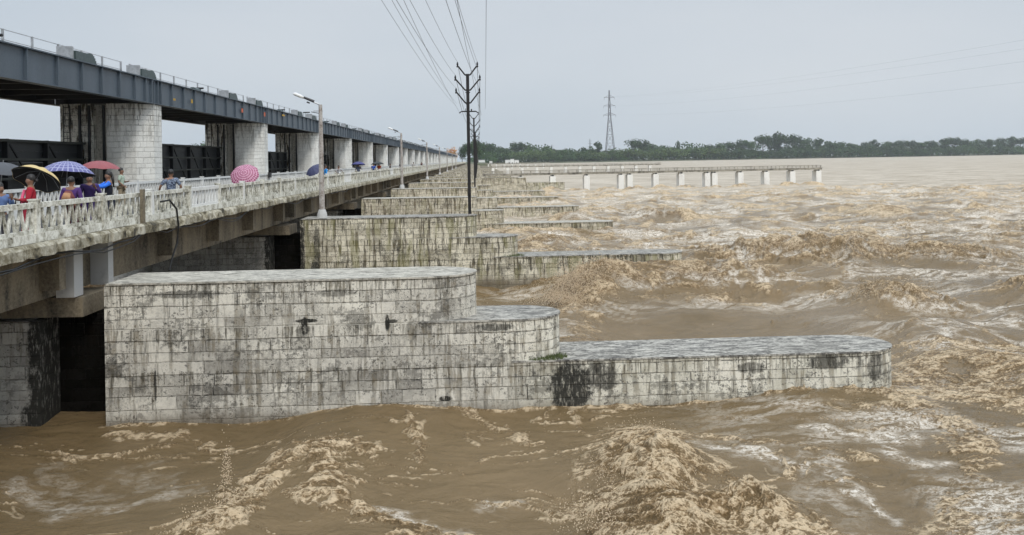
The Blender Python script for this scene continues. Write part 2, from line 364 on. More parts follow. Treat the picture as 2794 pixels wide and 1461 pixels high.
# grass and silt on the ledges
def tuft(name, x, y, z, n, r, label):
    b = MB()
    for i in range(n):
        a = random.random()*6.28; q = r*random.random()**.6; px, py = x+q*math.cos(a)*1.4, y+q*math.sin(a)*.8
        h = random.uniform(.03, .11); dx, dy = random.uniform(-.05, .05), random.uniform(-.05, .05)
        i0 = len(b.v); b.v += [(px-.008, py, z), (px+.008, py, z), (px+dx, py+dy, z+h)]; b.f.append((i0, i0+1, i0+2))
    o = b.build(name, 'grass'); o['kind'] = 'stuff'; o['label'] = label
    return o
tuft('grass', 1.55, Y0+.28, Z3+.045, 900, .42, 'moss and short grass on the lower ledge of the nearest pier')
tuft('grass', 1.6, Y0+S+.3, Z3+.045, 500, .5, 'short grass on the lower ledge of the second pier')

# ---------------------------------------------------------------- road bridge spans
XR, XG, XF = -9.3, -9.9, -15.9
def lattice(x, y0, y1, z0, z1, n=13):
    b = MB(); L_ = (y1-y0)
    for i in range(n):
        a = y0+L_*(i+.15)/n; c = y0+L_*(i+.85)/n; mid = (a+c)/2
        j = random.uniform(-.01, .01)
        b.bar((x+j, a, z0), (x+j, mid+.01, z1), .05, .05); b.bar((x-j, mid+.03, z1), (x-j, c+.04, z0), .05, .05)
    b.box(x-.045, x+.045, y0, y1, z0-.078, z0); b.box(x-.04, x+.04, y0, y0+.06, z0, z1); b.box(x-.04, x+.04, y1-.06, y1, z0, z1)
    return b
def ragged(x0, x1, y0, y1, z0, z1, step=.22, amp=.05, sd=1):
    """slab edge with a broken arris on its river side"""
    rr = random.Random(sd); b = MB(); n = int((y1-y0)/step); prev = None; base = len(b.v)
    for i in range(n+1):
        y = y0+(y1-y0)*i/n; e = rr.uniform(-amp, amp); 
        bite = -.11 if rr.random() < .10 else 0
        b.v += [(x0, y, z0), (x1+e*.6, y, z0+rr.uniform(-.02, .03)), (x1+e*.7+bite, y, z1-.06+rr.uniform(-.03, .01)), (x1-.08+bite, y, z1+rr.uniform(-.01, .012)), (x0, y, z1)]
    for i in range(n):
        a = base+5*i
        for j in range(5): b.f.append((a+j, a+5+j, a+5+(j+1) % 5, a+(j+1) % 5))
    b.f.append((base, base+1, base+2, base+3, base+4)); a = base+5*n; b.f.append((a+4, a+3, a+2, a+1, a))
    return b
BR_OFF = (.75, 5.0, 9.4, 13.8, 18.9)
def make_span(detail, white=False, sd=1):
    t = thing('road_bridge_span', '', 'bridge span', group='road bridge spans side by side')
    c = W/2
    MB().box(XF-.35, XG, c+.03, c+S-.03, 4.122, 4.17).build('deck_slab', 'girder_c', t)
    ragged(XG+.02, XR+.30, c+.03, c+S-.03, 4.16, 4.43, sd=sd).build('slab_edge', 'slab', t)
    MB().box(XF+.4, XG-.4, c+.05, c+S-.05, 4.174, 4.2).build('road_surface', 'asphalt', t)
    for x in (XG, XG-2.0, XG-4.0, XG-5.7):
        g = MB(); g.box(x-.38, x, c+.14, c+S-.14, 3.0, 4.118)
        gg = g.build('girder', 'girder_c', t)
        if x == XG and detail:
            for q, o in enumerate(BR_OFF):
                mt = 'white_c' if (white and q in (0,)) else 'girder_c'
                MB().box(x+.003, x+.45, c+o, c+o+.28, 2.99 if mt == 'white_c' else 3.22, 4.13).build('bracket', mt, gg)
    np_ = 7; pl = S/np_
    if detail:
        for side, x in ((0, XR), (1, XF)):
            MB().box(x-.10, x+.09, c+.04, c+S-.04, 4.436 if side == 0 else 4.21, 4.62).build('kerb', 'rail' if side == 0 else 'railw', t)
            for i in range(np_):
                y = c+i*pl
                mt = ('railw' if (side == 1 or (sd, i) in ((2, 2), (3, 5), (5, 1))) else 'rail')
                po = MB(); po.box(x-.085, x+.085, y+.02, y+.17, 4.43 if side == 0 else 4.42, 5.31); po.box(x-.1, x+.1, y+.0, y+.19, 5.31, 5.34)
                po.build('railing_post', 'railw' if (i+sd) % 3 == 0 or side else 'rail', t)
                lattice(x, y+.17, y+pl+.02, 4.70, 5.15, n=9).build('railing_panel', 'lat' if mt == 'rail' else mt, t)
                MB().box(x-.065, x+.065, y+.171, y+pl+.018, 5.152, 5.265).build('handrail', mt, t)
    else:
        for x, mt in ((XR, 'rail'), (XF, 'railw')):
            b = MB(); b.box(x-.06, x+.06, c, c+S, 4.43, 4.74); b.box(x-.06, x+.06, c, c+S, 5.16, 5.26)
            for i in range(np_*6):
                y = c+S*i/(np_*6); b.box(x-.04, x+.04, y, y+.18, 4.74, 5.16)
            for i in range(np_): b.box(x-.09, x+.09, c+i*pl, c+i*pl+.17, 4.43, 5.33)
            b.build('railing', mt, t)
    return t
def span_label(k):
    return 'nearest road bridge span, its railing starting at the left frame edge' if k == -1 else f'{ORD[k+1]} road bridge span of stained concrete, between the {ORD[k]} and {ORD[k+1]} piers'
for k in range(-1, 5):
    t = make_span(True, white=(k <= 0), sd=k+2); t.location = (0, yk(k), 0); t['label'] = span_label(k)
    if k == 4: D5 = t
dp = tree_of(D5)
for k in range(5, 9): dup(D5, (0, yk(k), 0), span_label(k), parts=dp)
t = make_span(False, sd=11); t.location = (0, yk(9), 0); t['label'] = span_label(9); dp = tree_of(t); T9 = t
for k in range(10, NB): dup(T9, (0, yk(k), 0), span_label(k), parts=dp)
# white end block of the joint over the first pier
b = MB(); b.box(XG+.003, XG+.42, yk(0)+.0, yk(0)+.42, 2.94, 4.13)
o = b.build('bearing_block', 'white_c'); tag(o, 'white painted concrete end block of the deck above the nearest pier', 'concrete block')

# ---------------------------------------------------------------- gate bridge
XA, XB = -16.2, -21.0
STF = [0.35, .75, 2.2, 3.9, 5.6, 7.3, 9.2, 11.3, 13.2, 14.9, 16.6, 18.2, 19.4, 20.1]
def make_gatespan(marks=False):
    t = thing('gate_bridge_span', '', 'steel bridge span', group='steel girder spans above the gates')
    c = W/2
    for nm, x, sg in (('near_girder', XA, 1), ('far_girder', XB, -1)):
        b = MB(); b.box(x-.02, x+.02, c+.05, c+S-.05, 9.12, 10.28)
        b.box(x-.22, x+.16, c+.05, c+S-.05, 10.281, 10.33); b.box(x-.22, x+.16, c+.05, c+S-.05, 9.09, 9.119)
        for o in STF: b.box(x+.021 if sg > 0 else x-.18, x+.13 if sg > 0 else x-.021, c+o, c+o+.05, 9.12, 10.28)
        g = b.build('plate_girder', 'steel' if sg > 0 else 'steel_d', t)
    cr = MB()
    for i in range(8):
        y = c+1.2+i*2.5; cr.box(XB+.05, XA-.05, y, y+.14, 9.25, 9.9)
    cr.box(XB+.1, XA-.1, c+.1, c+S-.1, 9.93, 9.98)
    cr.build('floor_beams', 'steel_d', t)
    r = MB(); n = 11
    for x in (-17.6,):
        for i in range(n):
            y = c+.6+i*(S-1.0)/(n-1); r.box(x-.035, x+.035, y, y+.07, 9.98, 11.2)
        for z in (11.18, 10.8): r.bar((x, c+.6, z), (x, c+S-.4, z), .022)
    r.build('handrail', 'galv', t)
    return t
def hoist(j):
    t = thing('gate_hoist', '', 'machine', group='gate hoists on the steel bridge')
    x = -17.0; b = MB()
    if j == 0:   # gear housing with a curved cover
        b.box(x-.35, x+.35, -.75, .55, 9.99, 10.86)
        n = 8
        for i in range(n):
            a0, a1 = math.pi/2*i/n, math.pi/2*(i+1)/n
            b.box(x-.32, x+.32, .55+.62*math.sin(a0), .55+.62*math.sin(a1), 9.99, 10.15+.75*math.cos((a0+a1)/2)+.02)
        b.build('gear_housing', 'green', t)
        MB().box(x-.3, x+.3, -1.05, -.85, 10.0, 11.0).build('control_box', 'galv', t)
    else:
        b.bar((x, -.5, 10.45), (x, .35, 10.45), .24, n=10); b.box(x-.3, x+.3, -.4, .2, 9.99, 10.24); b.build('motor', 'green', t)
        q = MB(); q.box(x-.12, x+.12, .45, .6, 9.99, 10.75); q.bar((x-.3, .52, 10.7), (x+.3, .52, 10.7), .06, n=6); q.build('brake_frame', 'steel_d', t)
    return t
H = [hoist(0), hoist(1)]; HP = [tree_of(h) for h in H]; used = [False, False]
GS = make_gatespan(); GS.location = (0, yk(0), 0); GS['label'] = 'nearest blue-grey steel gate bridge span, cut by the left frame edge'; gp = tree_of(GS)
for k in range(1, NB): dup(GS, (0, yk(k), 0), f'{ORD[k]} blue-grey steel gate bridge span from the photographer, over gate bay {k+1}', parts=gp)
pos = ['over the near end', 'over the middle', 'over the far end']
for k in range(0, 14):
    for q, (off, j) in enumerate(((1.5, 0), (9.2, 1), (15.5, 0))):
        if k == 0 and q == 0: continue
        lab = f'{"green-grey gear housing" if j == 0 else "small motor and brake"} {pos[q]} of the {ORD[k]} steel gate span'
        y = yk(k)+off
        if not used[j]: H[j].location = (0, y, 0); H[j]['label'] = lab; used[j] = True
        else: dup(H[j], (0, y, 0), lab, parts=HP[j])
# painted marks on the girder
for (y, z, w_, h_, c, lab) in [(42.6, 9.45, .22, .16, 'yellow', 'yellow bracket on the steel girder just past the second pier'), (45.2, 9.5, .18, .3, 'yellow', 'second yellow mark on the steel girder, beside a stiffener'),
                               (54.7, 9.55, .3, .4, 'orange', 'orange painted mark on the grey girder, third mark along'), (60.4, 9.6, .3, .45, 'orange', 'orange mark on the girder near the third pier'), (66.0, 9.95, .7, .18, 'yellow', 'yellow strip high on the girder beyond the third pier')]:
    o = MB().box(XA+.132, XA+.15, y, y+w_*1.2, z, z+h_*.7).build('painted_mark', c); tag(o, lab, 'paint mark')

# steel gates
def make_gate():
    t = thing('sluice_gate', '', 'sluice gate', group='dark steel sluice gates between the columns')
    y0, y1 = W+.02, S-.02; zt = 7.15
    b = MB()
    n = 8; 
    for i in range(n):
        a, c = zt-(zt-3.2)*i/n, zt-(zt-3.2)*(i+1)/n
        b.box(-19.45-.03*i, -19.35-.03*i, y0, y1, c+.003, a)
    b.build('skin_plate', 'gate', t)
    r = MB()
    for i in range(7):
        y = y0+.3+(y1-y0-.6)*i/6
        r.box(-19.34, -19.12, y-.06, y+.06, 3.2, zt)
        if i < 6: r.bar((-19.2, y+.1, zt-.1), (-19.1, y+2.4, 4.6), .07)
    r.build('rib', 'gate2', t)
    h = MB()
    for z in (7.08, 6.3, 5.5, 4.6): h.box(-19.34, -19.1, y0, y1, z-.05, z+.05)
    h.build('horizontal_beam', 'rib_green', t)
    return t
G0 = make_gate(); G0.location = (0, yk(0), 0.05); G0['label'] = 'nearest dark steel sluice gate, behind the umbrellas at the left frame edge'; gp = tree_of(G0)
for k in range(1, NB): dup(G0, (0, yk(k), (-.22, .2, 0, -.1)[k % 4]), f'{ORD[k]} dark steel sluice gate, between gate columns {k+1} and {k+2}', parts=gp)

# ---------------------------------------------------------------- street lamps
def make_lamp():
    t = thing('street_lamp', '', 'street lamp', group='concrete street lamps along the railing')
    b = MB(); b.tube([(0, 0, 0), (0, 0, 2.2), (0, 0, 5.7)], [.145, .13, .09], 8); b.build('concrete_pole', 'conc_pole', t)
    MB().tube([(0, 0, 0), (0, 0, .22), (0, 0, .42)], [.27, .24, .17], 10).build('collar', 'white_c', t)
    a = MB(); a.tube([(.02, 0, 5.45), (-.08, 0, 5.72), (-.75, -.1, 6.02)], .04, 6); a.box(-.35, .12, -.02, .02, 5.36, 5.40); ar = a.build('arm', 'galv', t)
    f = MB(); f.tube([(-.30, -.04, 5.86), (-.80, -.1, 6.07)], [.075, .065], 6); f.tube([(-.52, -.05, 5.78), (-.66, -.07, 5.84)], [.04, .04], 5); f.build('ballast_box', 'lampdark', ar)
    l = MB(); l.tube([(-.78, -.1, 6.04), (-.95, -.12, 6.12), (-1.22, -.16, 6.24), (-1.32, -.17, 6.26)], [.045, .085, .085, .03], 8); l.build('lamp_head', 'lampwhite', t, True)
    s2 = MB(); s2.tube([(0, 0, 5.25), (-.42, -.2, 5.33)], .02, 5); s2.box(-.8, -.48, -.28, -.2, 5.28, 5.33); s2.build('side_bracket', 'lampdark', t)
    return t
lamp = make_lamp(); lamp.location = (-7.85, 40.1, Z1+.04); lamp['label'] = 'nearest street lamp, tall peeling concrete post on the second pier'; lp = tree_of(lamp)
for i, k in enumerate((3, 5, 7, 9, 11, 13)):
    dup(lamp, (-7.75, yk(k)+.9, Z1+.04), f'{ORD[i+1]} street lamp along the railing, standing on the {ORD[k]} pier', parts=lp)

# ---------------------------------------------------------------- power poles
def make_pole():
    t = thing('power_pole', '', 'power pole', group='steel power poles on the pier ends'); H_ = 7.15
    b = MB(); b.box(-.08, .08, -.05, -.035, 0, H_); b.box(-.08, .08, .035, .05, 0, H_); b.box(-.012, .012, -.034, .034, 0, H_); b.build('mast', 'black', t)
    for z, hw, ri in ((H_-.05, .50, .42), (H_-.82, .62, .52), (H_-1.47, .59, .52)):
        a = MB(); a.bar((-.14, 0, z), (.14, 0, z), .075)
        for sg in (-1, 1):
            a.bar((.13*sg, 0, z), (sg*(hw-.05), 0, z+ri), .07); a.bar((sg*(hw-.07), 0, z+ri), (sg*(hw+.05), 0, z+ri), .07)
        ar = a.build('cross_arm', 'black', t)
        for sg in (-1, 1):
            MB().tube([(sg*hw, 0, z+ri+.03), (sg*hw, 0, z+ri+.10), (sg*hw, 0, z+ri+.16), (sg*hw, 0, z+ri+.25)], [.02, .05, .045, .015], 8).build('insulator', 'insul', ar)
    a = MB(); a.bar((-.34, 0, H_-1.9), (.40, 0, H_-1.9), .06); a.bar((-.34, 0, H_-1.9), (-.45, 0, H_-1.98), .05); a.bar((.40, 0, H_-1.9), (.5, 0, H_-1.98), .05)
    a.bar((-.12, 0, H_-1.9), (-.12, 0, H_-1.75), .03); a.bar((.17, 0, H_-1.9), (.17, 0, H_-1.78), .06); a.build('lower_arm', 'black', t)
    c = MB(); c.box(-.12, .12, -.06, .06, H_-.96, H_-.92); c.box(-.02, .08, -.12, -.05, 1.0, 1.15); c.build('clamp', 'black', t)
    MB().box(-.14, .14, -.14, .14, -.02, .06).build('foot', 'conc_pole', t)
    return t
pole = make_pole(); pole.location = (-.42, 39.95, Z1+.04); pole['label'] = 'nearest tall dark power pole with three V-shaped arms, on the second pier'; pp = tree_of(pole)
PY = [39.95]
for i, k in enumerate((3, 5, 7, 9, 11, 13)):
    PY.append(yk(k)+.8)
    dup(pole, (-.28+.06*i, yk(k)+.8, Z1+.04), f'{ORD[i+1]} power pole in the row behind the nearest one, on the {ORD[k]} pier', parts=pp)
# wires: one object each, sagging between poles and up over the photographer
def wire(pts_fn, n, r, label, name='power_line', mat='wire'):
    o = MB().tube([pts_fn(i/n) for i in range(n+1)], r, 4).build(name, mat); return tag(o, label, 'wire', 'overhead power lines')
arms = [(hw*sg, 7.15+Z1+.04+dz+ri+.24) for (dz, hw, ri) in ((-.05, .50, .42), (-.82, .62, .52), (-1.47, .59, .52)) for sg in (-1, 1)]
nm = ['top left', 'top right', 'middle left', 'middle right', 'lowest left', 'lowest right']
for (dx, z), s_ in zip(arms, nm):
    a, b_ = Vector((-.42+dx, 39.95, z)), Vector((-1.9+dx*.9, -1.0, z+1.0))
    wire(lambda t, a=a, b_=b_: tuple(a.lerp(b_, t)-Vector((0, 0, .55*4*t*(1-t)))), 24, .0065, f'sagging wire leaving the {s_} insulator of the nearest power pole towards the viewer')
    pts = []
    for i in range(len(PY)-1):
        for j in range(8):
            t = j/8; pts.append((-.42+.06*(i+t)+.1*min(1, i+t)+dx, PY[i]+(PY[i+1]-PY[i])*t, z-.4*4*t*(1-t)))
    o = MB().tube(pts, .012, 4).build('power_line', 'wire'); tag(o, f'wire strung between the {s_} insulators of the receding power poles', 'wire', 'overhead power lines')
for i, (x0, x1, z0, z1) in enumerate(((-1.15, -2.9, 8.9, 11.2), (-1.0, -2.6, 8.9, 11.2), (-.75, -2.1, 8.3, 11.2), (.25, -.9, 8.3, 11.4), (.45, .1, 8.6, 11.3))):
    a, b_ = Vector((x0, 39.95, z0)), Vector((x1, -1.0, z1))
    wire(lambda t, a=a, b_=b_: tuple(a.lerp(b_, t)-Vector((0, 0, .5*4*t*(1-t)))), 20, .005, f'thin loose wire passing the nearest power pole, {("first","second","third","fourth","fifth")[i]} of five')

# loose cables on the slab edge
def cable(pts, r, label):
    o = MB().tube(pts, r, 6).build('cable', 'cable'); tag(o, label, 'cable')
P_ = []
for i in range(60):
    y = 12+i*.75; P_.append((XR+.24+.03*math.sin(i*1.7), y, 4.12+.14*math.sin(y*.9)*math.sin(y*.37)+.04*random.uniform(-1, 1)))
cable(P_, .022, 'black cable sagging along the broken slab edge of the road bridge')
cable([(x+.03, y, z-.07+.05*math.sin(y*2.1)) for x, y, z in P_[:26]], .016, 'thinner black cable looping under the near part of the slab edge')
cable([(XR+.1, 23.3, 4.95), (XR+.24, 23.6, 4.98), (XR+.33, 23.9, 4.7), (XR+.34, 24.0, 4.2), (XR+.33, 23.9, 3.7), (XR+.3, 23.5, 3.2), (XR+.32, 23.3, 2.95)], .03, 'thick black hose hanging from the railing beside a dark post')
b = MB(); b.box(XR+.1, XR+.18, 21.9, 22.05, 4.4, 5.36); tag(b.build('stub_post', 'girder_c'), 'short dark post clamped outside the railing above the hanging hose', 'post')
#--PART2
# ---------------------------------------------------------------- flood water
def hsh(ix, iy, sd):
    h = (ix.astype(np.int64)*374761393 + iy.astype(np.int64)*668265263 + sd*974634777) & 0xffffffff
    h = ((h ^ (h >> 13))*1274126177) & 0xffffffff
    return ((h ^ (h >> 16)) & 0xffff).astype(np.float32)/65535.0
def gn(x, y, sd=0):
    """gradient noise, about -1..1"""
    ix = np.floor(x); iy = np.floor(y); fx = (x-ix).astype(np.float32); fy = (y-iy).astype(np.float32)
    u = fx*fx*fx*(fx*(fx*6-15)+10); v = fy*fy*fy*(fy*(fy*6-15)+10); o = []
    for a in (0, 1):
        for b in (0, 1):
            t = hsh(ix+a, iy+b, sd)*6.2832; o.append(np.cos(t)*(fx-a)+np.sin(t)*(fy-b))
    return ((o[0]*(1-u)+o[2]*u)*(1-v)+(o[1]*(1-u)+o[3]*u)*v)*1.5
def ss(x, a, b):
    t = np.clip((x-a)/(b-a), 0, 1); return t*t*(3-2*t)
SYAW, CYAW = math.sin(YAW), math.cos(YAW)
def pw(xd, yd, Z=0.0):
    """photo point (2576 px wide) -> world x, y on the level Z"""
    dx, dy = (xd*2794/2576-1397)/2150, (yd*1461/1347-437)/2150
    h = dx*math.cos(ROLL)-dy*math.sin(ROLL); v = dx*math.sin(ROLL)+dy*math.cos(ROLL); t = (6-Z)/v
    return t*(SYAW+h*CYAW), t*(CYAW-h*SYAW)
# rows by distance, columns fanned out so that near water is finely tessellated
ys = [-120, -60, -25, -8, 0, 5, 8.5, 10]; y = 10.8
while y < 2300:
    ys.append(y)
    st = y*y/(6*788)*.80
    if y < 24: st = min(st, .055)
    elif y < 60: st = min(st, .15)
    elif y < 170: st = min(st, .45)
    else: st = min(st*.7, y*.03)
    y += max(st, .028)
ys = np.array(ys+[2340.0])
ts = np.concatenate([[-14, -6, -3, -2, -1.5, -1.2], np.linspace(-.95, 1.0, 1720), [1.2, 1.5, 2, 3, 6, 14]])
YY = np.repeat(ys[:, None], len(ts), 1).astype(np.float64); XX = np.clip(ts[None, :]*np.maximum(YY, 9.0), -3500, 3500)
n_r, n_c = YY.shape
X = XX.astype(np.float32).ravel(); Y = YY.astype(np.float32).ravel()
inr = (np.abs(X/np.maximum(Y, 9)) < 1.05) & (Y > 10) & (Y < 420)
idx = np.nonzero(inr)[0]; x = X[idx].astype(np.float64); y = Y[idx].astype(np.float64)
dlt = np.maximum(y*.00115, np.where(y < 24, .04, np.where(y < 60, .12, .35)))   # mesh spacing: waves shorter than it are left out
def lod(wl): return ss(wl/dlt, 1.6, 3.5)
def fbm(px_, py_, wl, octs, sd, ridged=False, gain=.55):
    r = 0; a = 1.0; tot = 0
    for o in range(octs):
        nz_ = gn(px_/wl+o*7.3, py_/wl-o*3.1, sd+o)
        if ridged: nz_ = 1-2*np.abs(nz_)
        r = r+a*nz_*lod(wl); tot += a; a *= gain; wl *= .52
    return r/tot
# domain warp (long swirls)
wx = x+1.4*gn(x/6, y/6, 11)+.45*gn(x/1.9, y/1.9, 12)+.12*gn(x/.55, y/.55, 14); wy = y+1.4*gn(x/6, y/6, 21)+.45*gn(x/1.9, y/1.9, 22)+.12*gn(x/.55, y/.55, 24)
foam = np.zeros_like(x); pale = np.zeros_like(x); hgt = np.zeros_like(x); calm = np.zeros_like(x)
sw1 = .55*gn(x/.42, y/.42, 151)+.3*gn(x/.17, y/.17, 152); sw2 = .55*gn(x/.42, y/.42, 153)+.3*gn(x/.17, y/.17, 154)
def blob(cx_, cy_, rx, ry, ang=0.0, px_=None, py_=None):
    px_ = x if px_ is None else px_; py_ = y if py_ is None else py_
    c, s_ = math.cos(ang), math.sin(ang); u = ((px_-cx_)*c+(py_-cy_)*s_)/rx; v = (-(px_-cx_)*s_+(py_-cy_)*c)/ry
    return np.exp(-(u*u+v*v))
def stroke(pts, wd, edge=.5, warp=.55):
    """soft line through photo points on the water"""
    P = [pw(*p) for p in pts]; d = np.full_like(x, 1e9); wd = wd*1.25; qx = x+(wx-x)*warp+sw1*wd*2; qy = y+(wy-y)*warp+sw2*wd*2
    for (ax, ay), (bx, by) in zip(P[:-1], P[1:]):
        ex, ey = bx-ax, by-ay; t = np.clip(((qx-ax)*ex+(qy-ay)*ey)/(ex*ex+ey*ey), 0, 1)
        d = np.minimum(d, np.hypot(qx-ax-t*ex, qy-ay-t*ey))
    return np.exp(-(d/wd)**2)
# --- large shapes
near = ss(y, 21, 18); mid = ss(y, 19, 24)*ss(y, 62, 44); far = ss(y, 42, 60)*(ss(y, 155, 122)*.75+.25*ss(y, 330, 150))
hgt += near*(.13*gn(x/4.5, y/3.2, 31)+.05*gn(x/1.6, y/1.3, 32))
for (px_, py_, z_, rx, ry, an) in [
    (950, 1040, .30, 2.1, 2.2, .3), (600, 1085, -.30, 1.7, 1.5, 0), (300, 1200, -.20, 2.5, 2.2, 0), (1150, 1250, -.26, 2.2, 1.5, 0),
    (2050, 1010, .30, 2.2, 1.6, 0), (1250, 1060, -.12, 1.2, 1.0, 0), (1650, 1190, .50, 1.1, 1.4, .2), (1660, 1330, .42, 1.2, 1.1, 0), (1900, 1300, .34, .9, .6, -.3), (1740, 1270, -.22, .5, .35, 0), (1830, 1335, -.2, .5, .3, 0), (1780, 1230, -.18, .6, .6, 0),
    (760, 1180, .22, .9, 1.3, .5), (850, 1235, .16, .6, .7, 0), (560, 1320, .16, .8, .8, 0), (700, 1330, -.12, 1.2, .8, 0), (2350, 1250, -.18, 2.5, 2, 0), (1400, 1300, -.22, 1.0, 1.3, 0)]:
    a, b_ = pw(px_, py_); hgt += z_*blob(a, b_, rx, ry, an)
for (a, b_, z_, rx, ry, an) in [      # the bay between the first two piers: chute, rooster tail, standing waves
    (1.5, 34.5, -.55, 4.0, 5.5, 0), (5.2, 34.8, 1.15, 1.9, 2.2, .3), (8.6, 35.8, .95, 2.8, 1.8, 0), (12.2, 37, .75, 2.4, 1.8, -.2), (7.6, 28.3, -.45, 3.6, 3.2, 0), (3.0, 27.5, .25, 1.4, 2.6, 0),
    (12.0, 31.0, -.25, 3.0, 2.5, 0), (19.5, 43, .95, 3.2, 2.2, -.1), (24.5, 42, .75, 3.4, 2.0, -.3), (15.6, 44, .65, 2.4, 1.6, 0), (16.6, 31.0, .75, 1.8, 1.5, .2), (23.5, 31.8, .55, 2.2, 1.4, 0),
    (19.8, 33.5, -.25, 2.4, 1.6, 0), (14.6, 25.5, .2, 2, 1.6, 0), (14.5, 20.5, .25, 2.4, 2.0, 0), (4.5, 53, .5, 2, 1.5, 0), (8.2, 69, 1.0, 2.2, 1.6, 0), (16.6, 73, .9, 4, 2.0, .1), (38, 73, 1.2, 2.5, 1.6, 0), (33, 50, .5, 4, 2, 0)]:
    hgt += z_*blob(a, b_, rx, ry, an)
hgt += mid*(.36*gn(x/5.5+.3, y/3.6, 41)+.12*gn(x/2.2, y/1.7, 42))
hgt += far*(.50*gn(x/8.5, y/5.2, 43)+.22*gn(x/3.8, y/2.6, 44)) + ss(y, 120, 170)*ss(y, 420, 300)*(.16*gn(x/12, y/7, 45)+.10*gn(x/5, y/4, 46))
# --- where it froths
def F(v): global foam; foam = np.maximum(foam, v)
F(stroke([(455, 1360), (560, 1305), (600, 1272), (650, 1222), (690, 1168), (750, 1132), (815, 1130), (880, 1142)], .27)*.9)
F(stroke([(770, 1140), (800, 1190), (832, 1235), (900, 1272), (970, 1300), (1050, 1332), (1160, 1360)], .24)*.95)
F(stroke([(840, 1215), (780, 1265), (850, 1262)], .22)*.8)
F(stroke([(975, 1070), (1010, 1100), (1030, 1118), (1060, 1160)], .16)*.7)
F(stroke([(560, 1210), (572, 1255), (585, 1285)], .08)*.8)
F(stroke([(270, 1078), (480, 1090), (640, 1106), (700, 1090)], .12)*.50); F(stroke([(1090, 1035), (1250, 1062), (1330, 1105), (1390, 1110)], .13)*.55)
F(stroke([(1480, 1030), (1515, 1080), (1560, 1090)], .10)*.5)
for (a, b_, rx, ry, k) in [(1650, 1110, .75, .9, .9), (1650, 1190, 1.0, .85, 1), (1600, 1265, .95, .75, 1), (1640, 1320, 1.1, .7, 1), (1840, 1300, .85, .5, .75), (1530, 1345, .7, .5, 1), (1960, 1330, .8, .4, .6)]:
    p = pw(a, b_); F(k*np.clip(1.5*blob(p[0], p[1], rx, ry, 0, x+(wx-x)*.5, y+(wy-y)*.5), 0, 1))
F(stroke([(1790, 1190), (1900, 1225), (1990, 1280), (2080, 1340)], .16)*.75)
F(stroke([(1640, 1075), (1800, 1108), (1900, 1120), (1960, 1130), (2100, 1150), (2300, 1175)], .16)*.55)
F(stroke([(2120, 990), (2250, 1000), (2330, 1060), (2430, 1095), (2480, 1150)], .30)*.75); F(stroke([(2490, 1110), (2500, 1180), (2470, 1260), (2500, 1340)], .20)*.65)
for (a, b_, rx, ry, k) in [(13.6, 20.4, 2.4, 2.0, .8), (15.5, 23.5, 2.6, 2.2, .6), (12.2, 18.9, 1.0, 1.2, .8), (5.0, 34.5, 2.1, 2.6, 1), (4.2, 32.6, 1.8, 1.6, .9), (8.3, 35.5, 3.4, 2.0, .95), (12.3, 37, 3.4, 1.8, .9), (2.9, 26.8, 1.2, 3.6, .8), (3.4, 30, 1.4, 2.2, .8),
                           (19.5, 43, 4.0, 2.6, 1), (25, 42, 4.2, 2.2, .95), (15.6, 43.5, 3.6, 2.2, .85), (16.6, 30.8, 2.4, 1.9, 1), (23.5, 31.6, 2.6, 1.7, .85), (20, 36.5, 3.0, 1.2, .5), (9.5, 33.0, 2.4, .9, .75), (13.5, 33.5, 3.5, .8, .6),
                           (4.2, 47, 3.0, 5.5, .6), (8.2, 69, 2.8, 2, 1), (17, 73, 5, 2.4, .9), (38, 73, 3.2, 2, .95), (42, 66, 5, 2, .7), (8, 52, 6, 5, .45), (28, 60, 9, 4, .45), (36, 48, 5, 3, .5)]:
    F(k*np.clip(1.6*blob(a, b_, rx, ry, 0, x+(wx-x)*.9, y+(wy-y)*.9), 0, 1))
patch = gn(wx/7.5, wy/3.4, 51)*.6+gn(wx/2.6, wy/1.25, 52)*.4
crest = ss(hgt, -.05, .55)
F(np.clip((mid+far)*(ss(patch, .10, .55)*.52+.48*crest*ss(patch, -.3, .2)+.10+.13*far), 0, 1))
F(np.clip(near*ss(x, 5.5, 9.0)*ss(patch, .10, .45)*.5, 0, 1))
# smooth sheets of water
for (a, b_, rx, ry) in [(8.2, 27.6, 4.6, 3.2), (1.2, 33.5, 2.2, 3.0), (.8, 29.5, 1.8, 3.0)]: calm = np.maximum(calm, np.clip(1.7*blob(a, b_, rx, ry, 0, x+(wx-x)*.6, y+(wy-y)*.6), 0, 1))
calm = np.maximum(calm, near*ss(x, 7.5, 4.5)*.9)
soft = np.clip(foam, 0, 1)
foam = foam*(1-.9*calm*(soft < .999))*(1-.0) if False else foam
foam = np.where((y > 22), foam*(1-.85*calm*ss(foam, .95, .7)), foam)
ln1 = 1-np.abs(gn(wx*.30+.12*wy, wy*1.25, 161))*2.2; ln2 = 1-np.abs(gn(wx*.55, wy*2.1+.2*wx, 162))*2.2; gp1 = gn(wx/2.6, wy/1.5, 163)
F((near+.8*mid)*(ss(ln1, .80, 1.0)*ss(gp1, -.25, .3)*.50+ss(ln2, .82, 1.0)*ss(gp1, 0, .5)*.42))
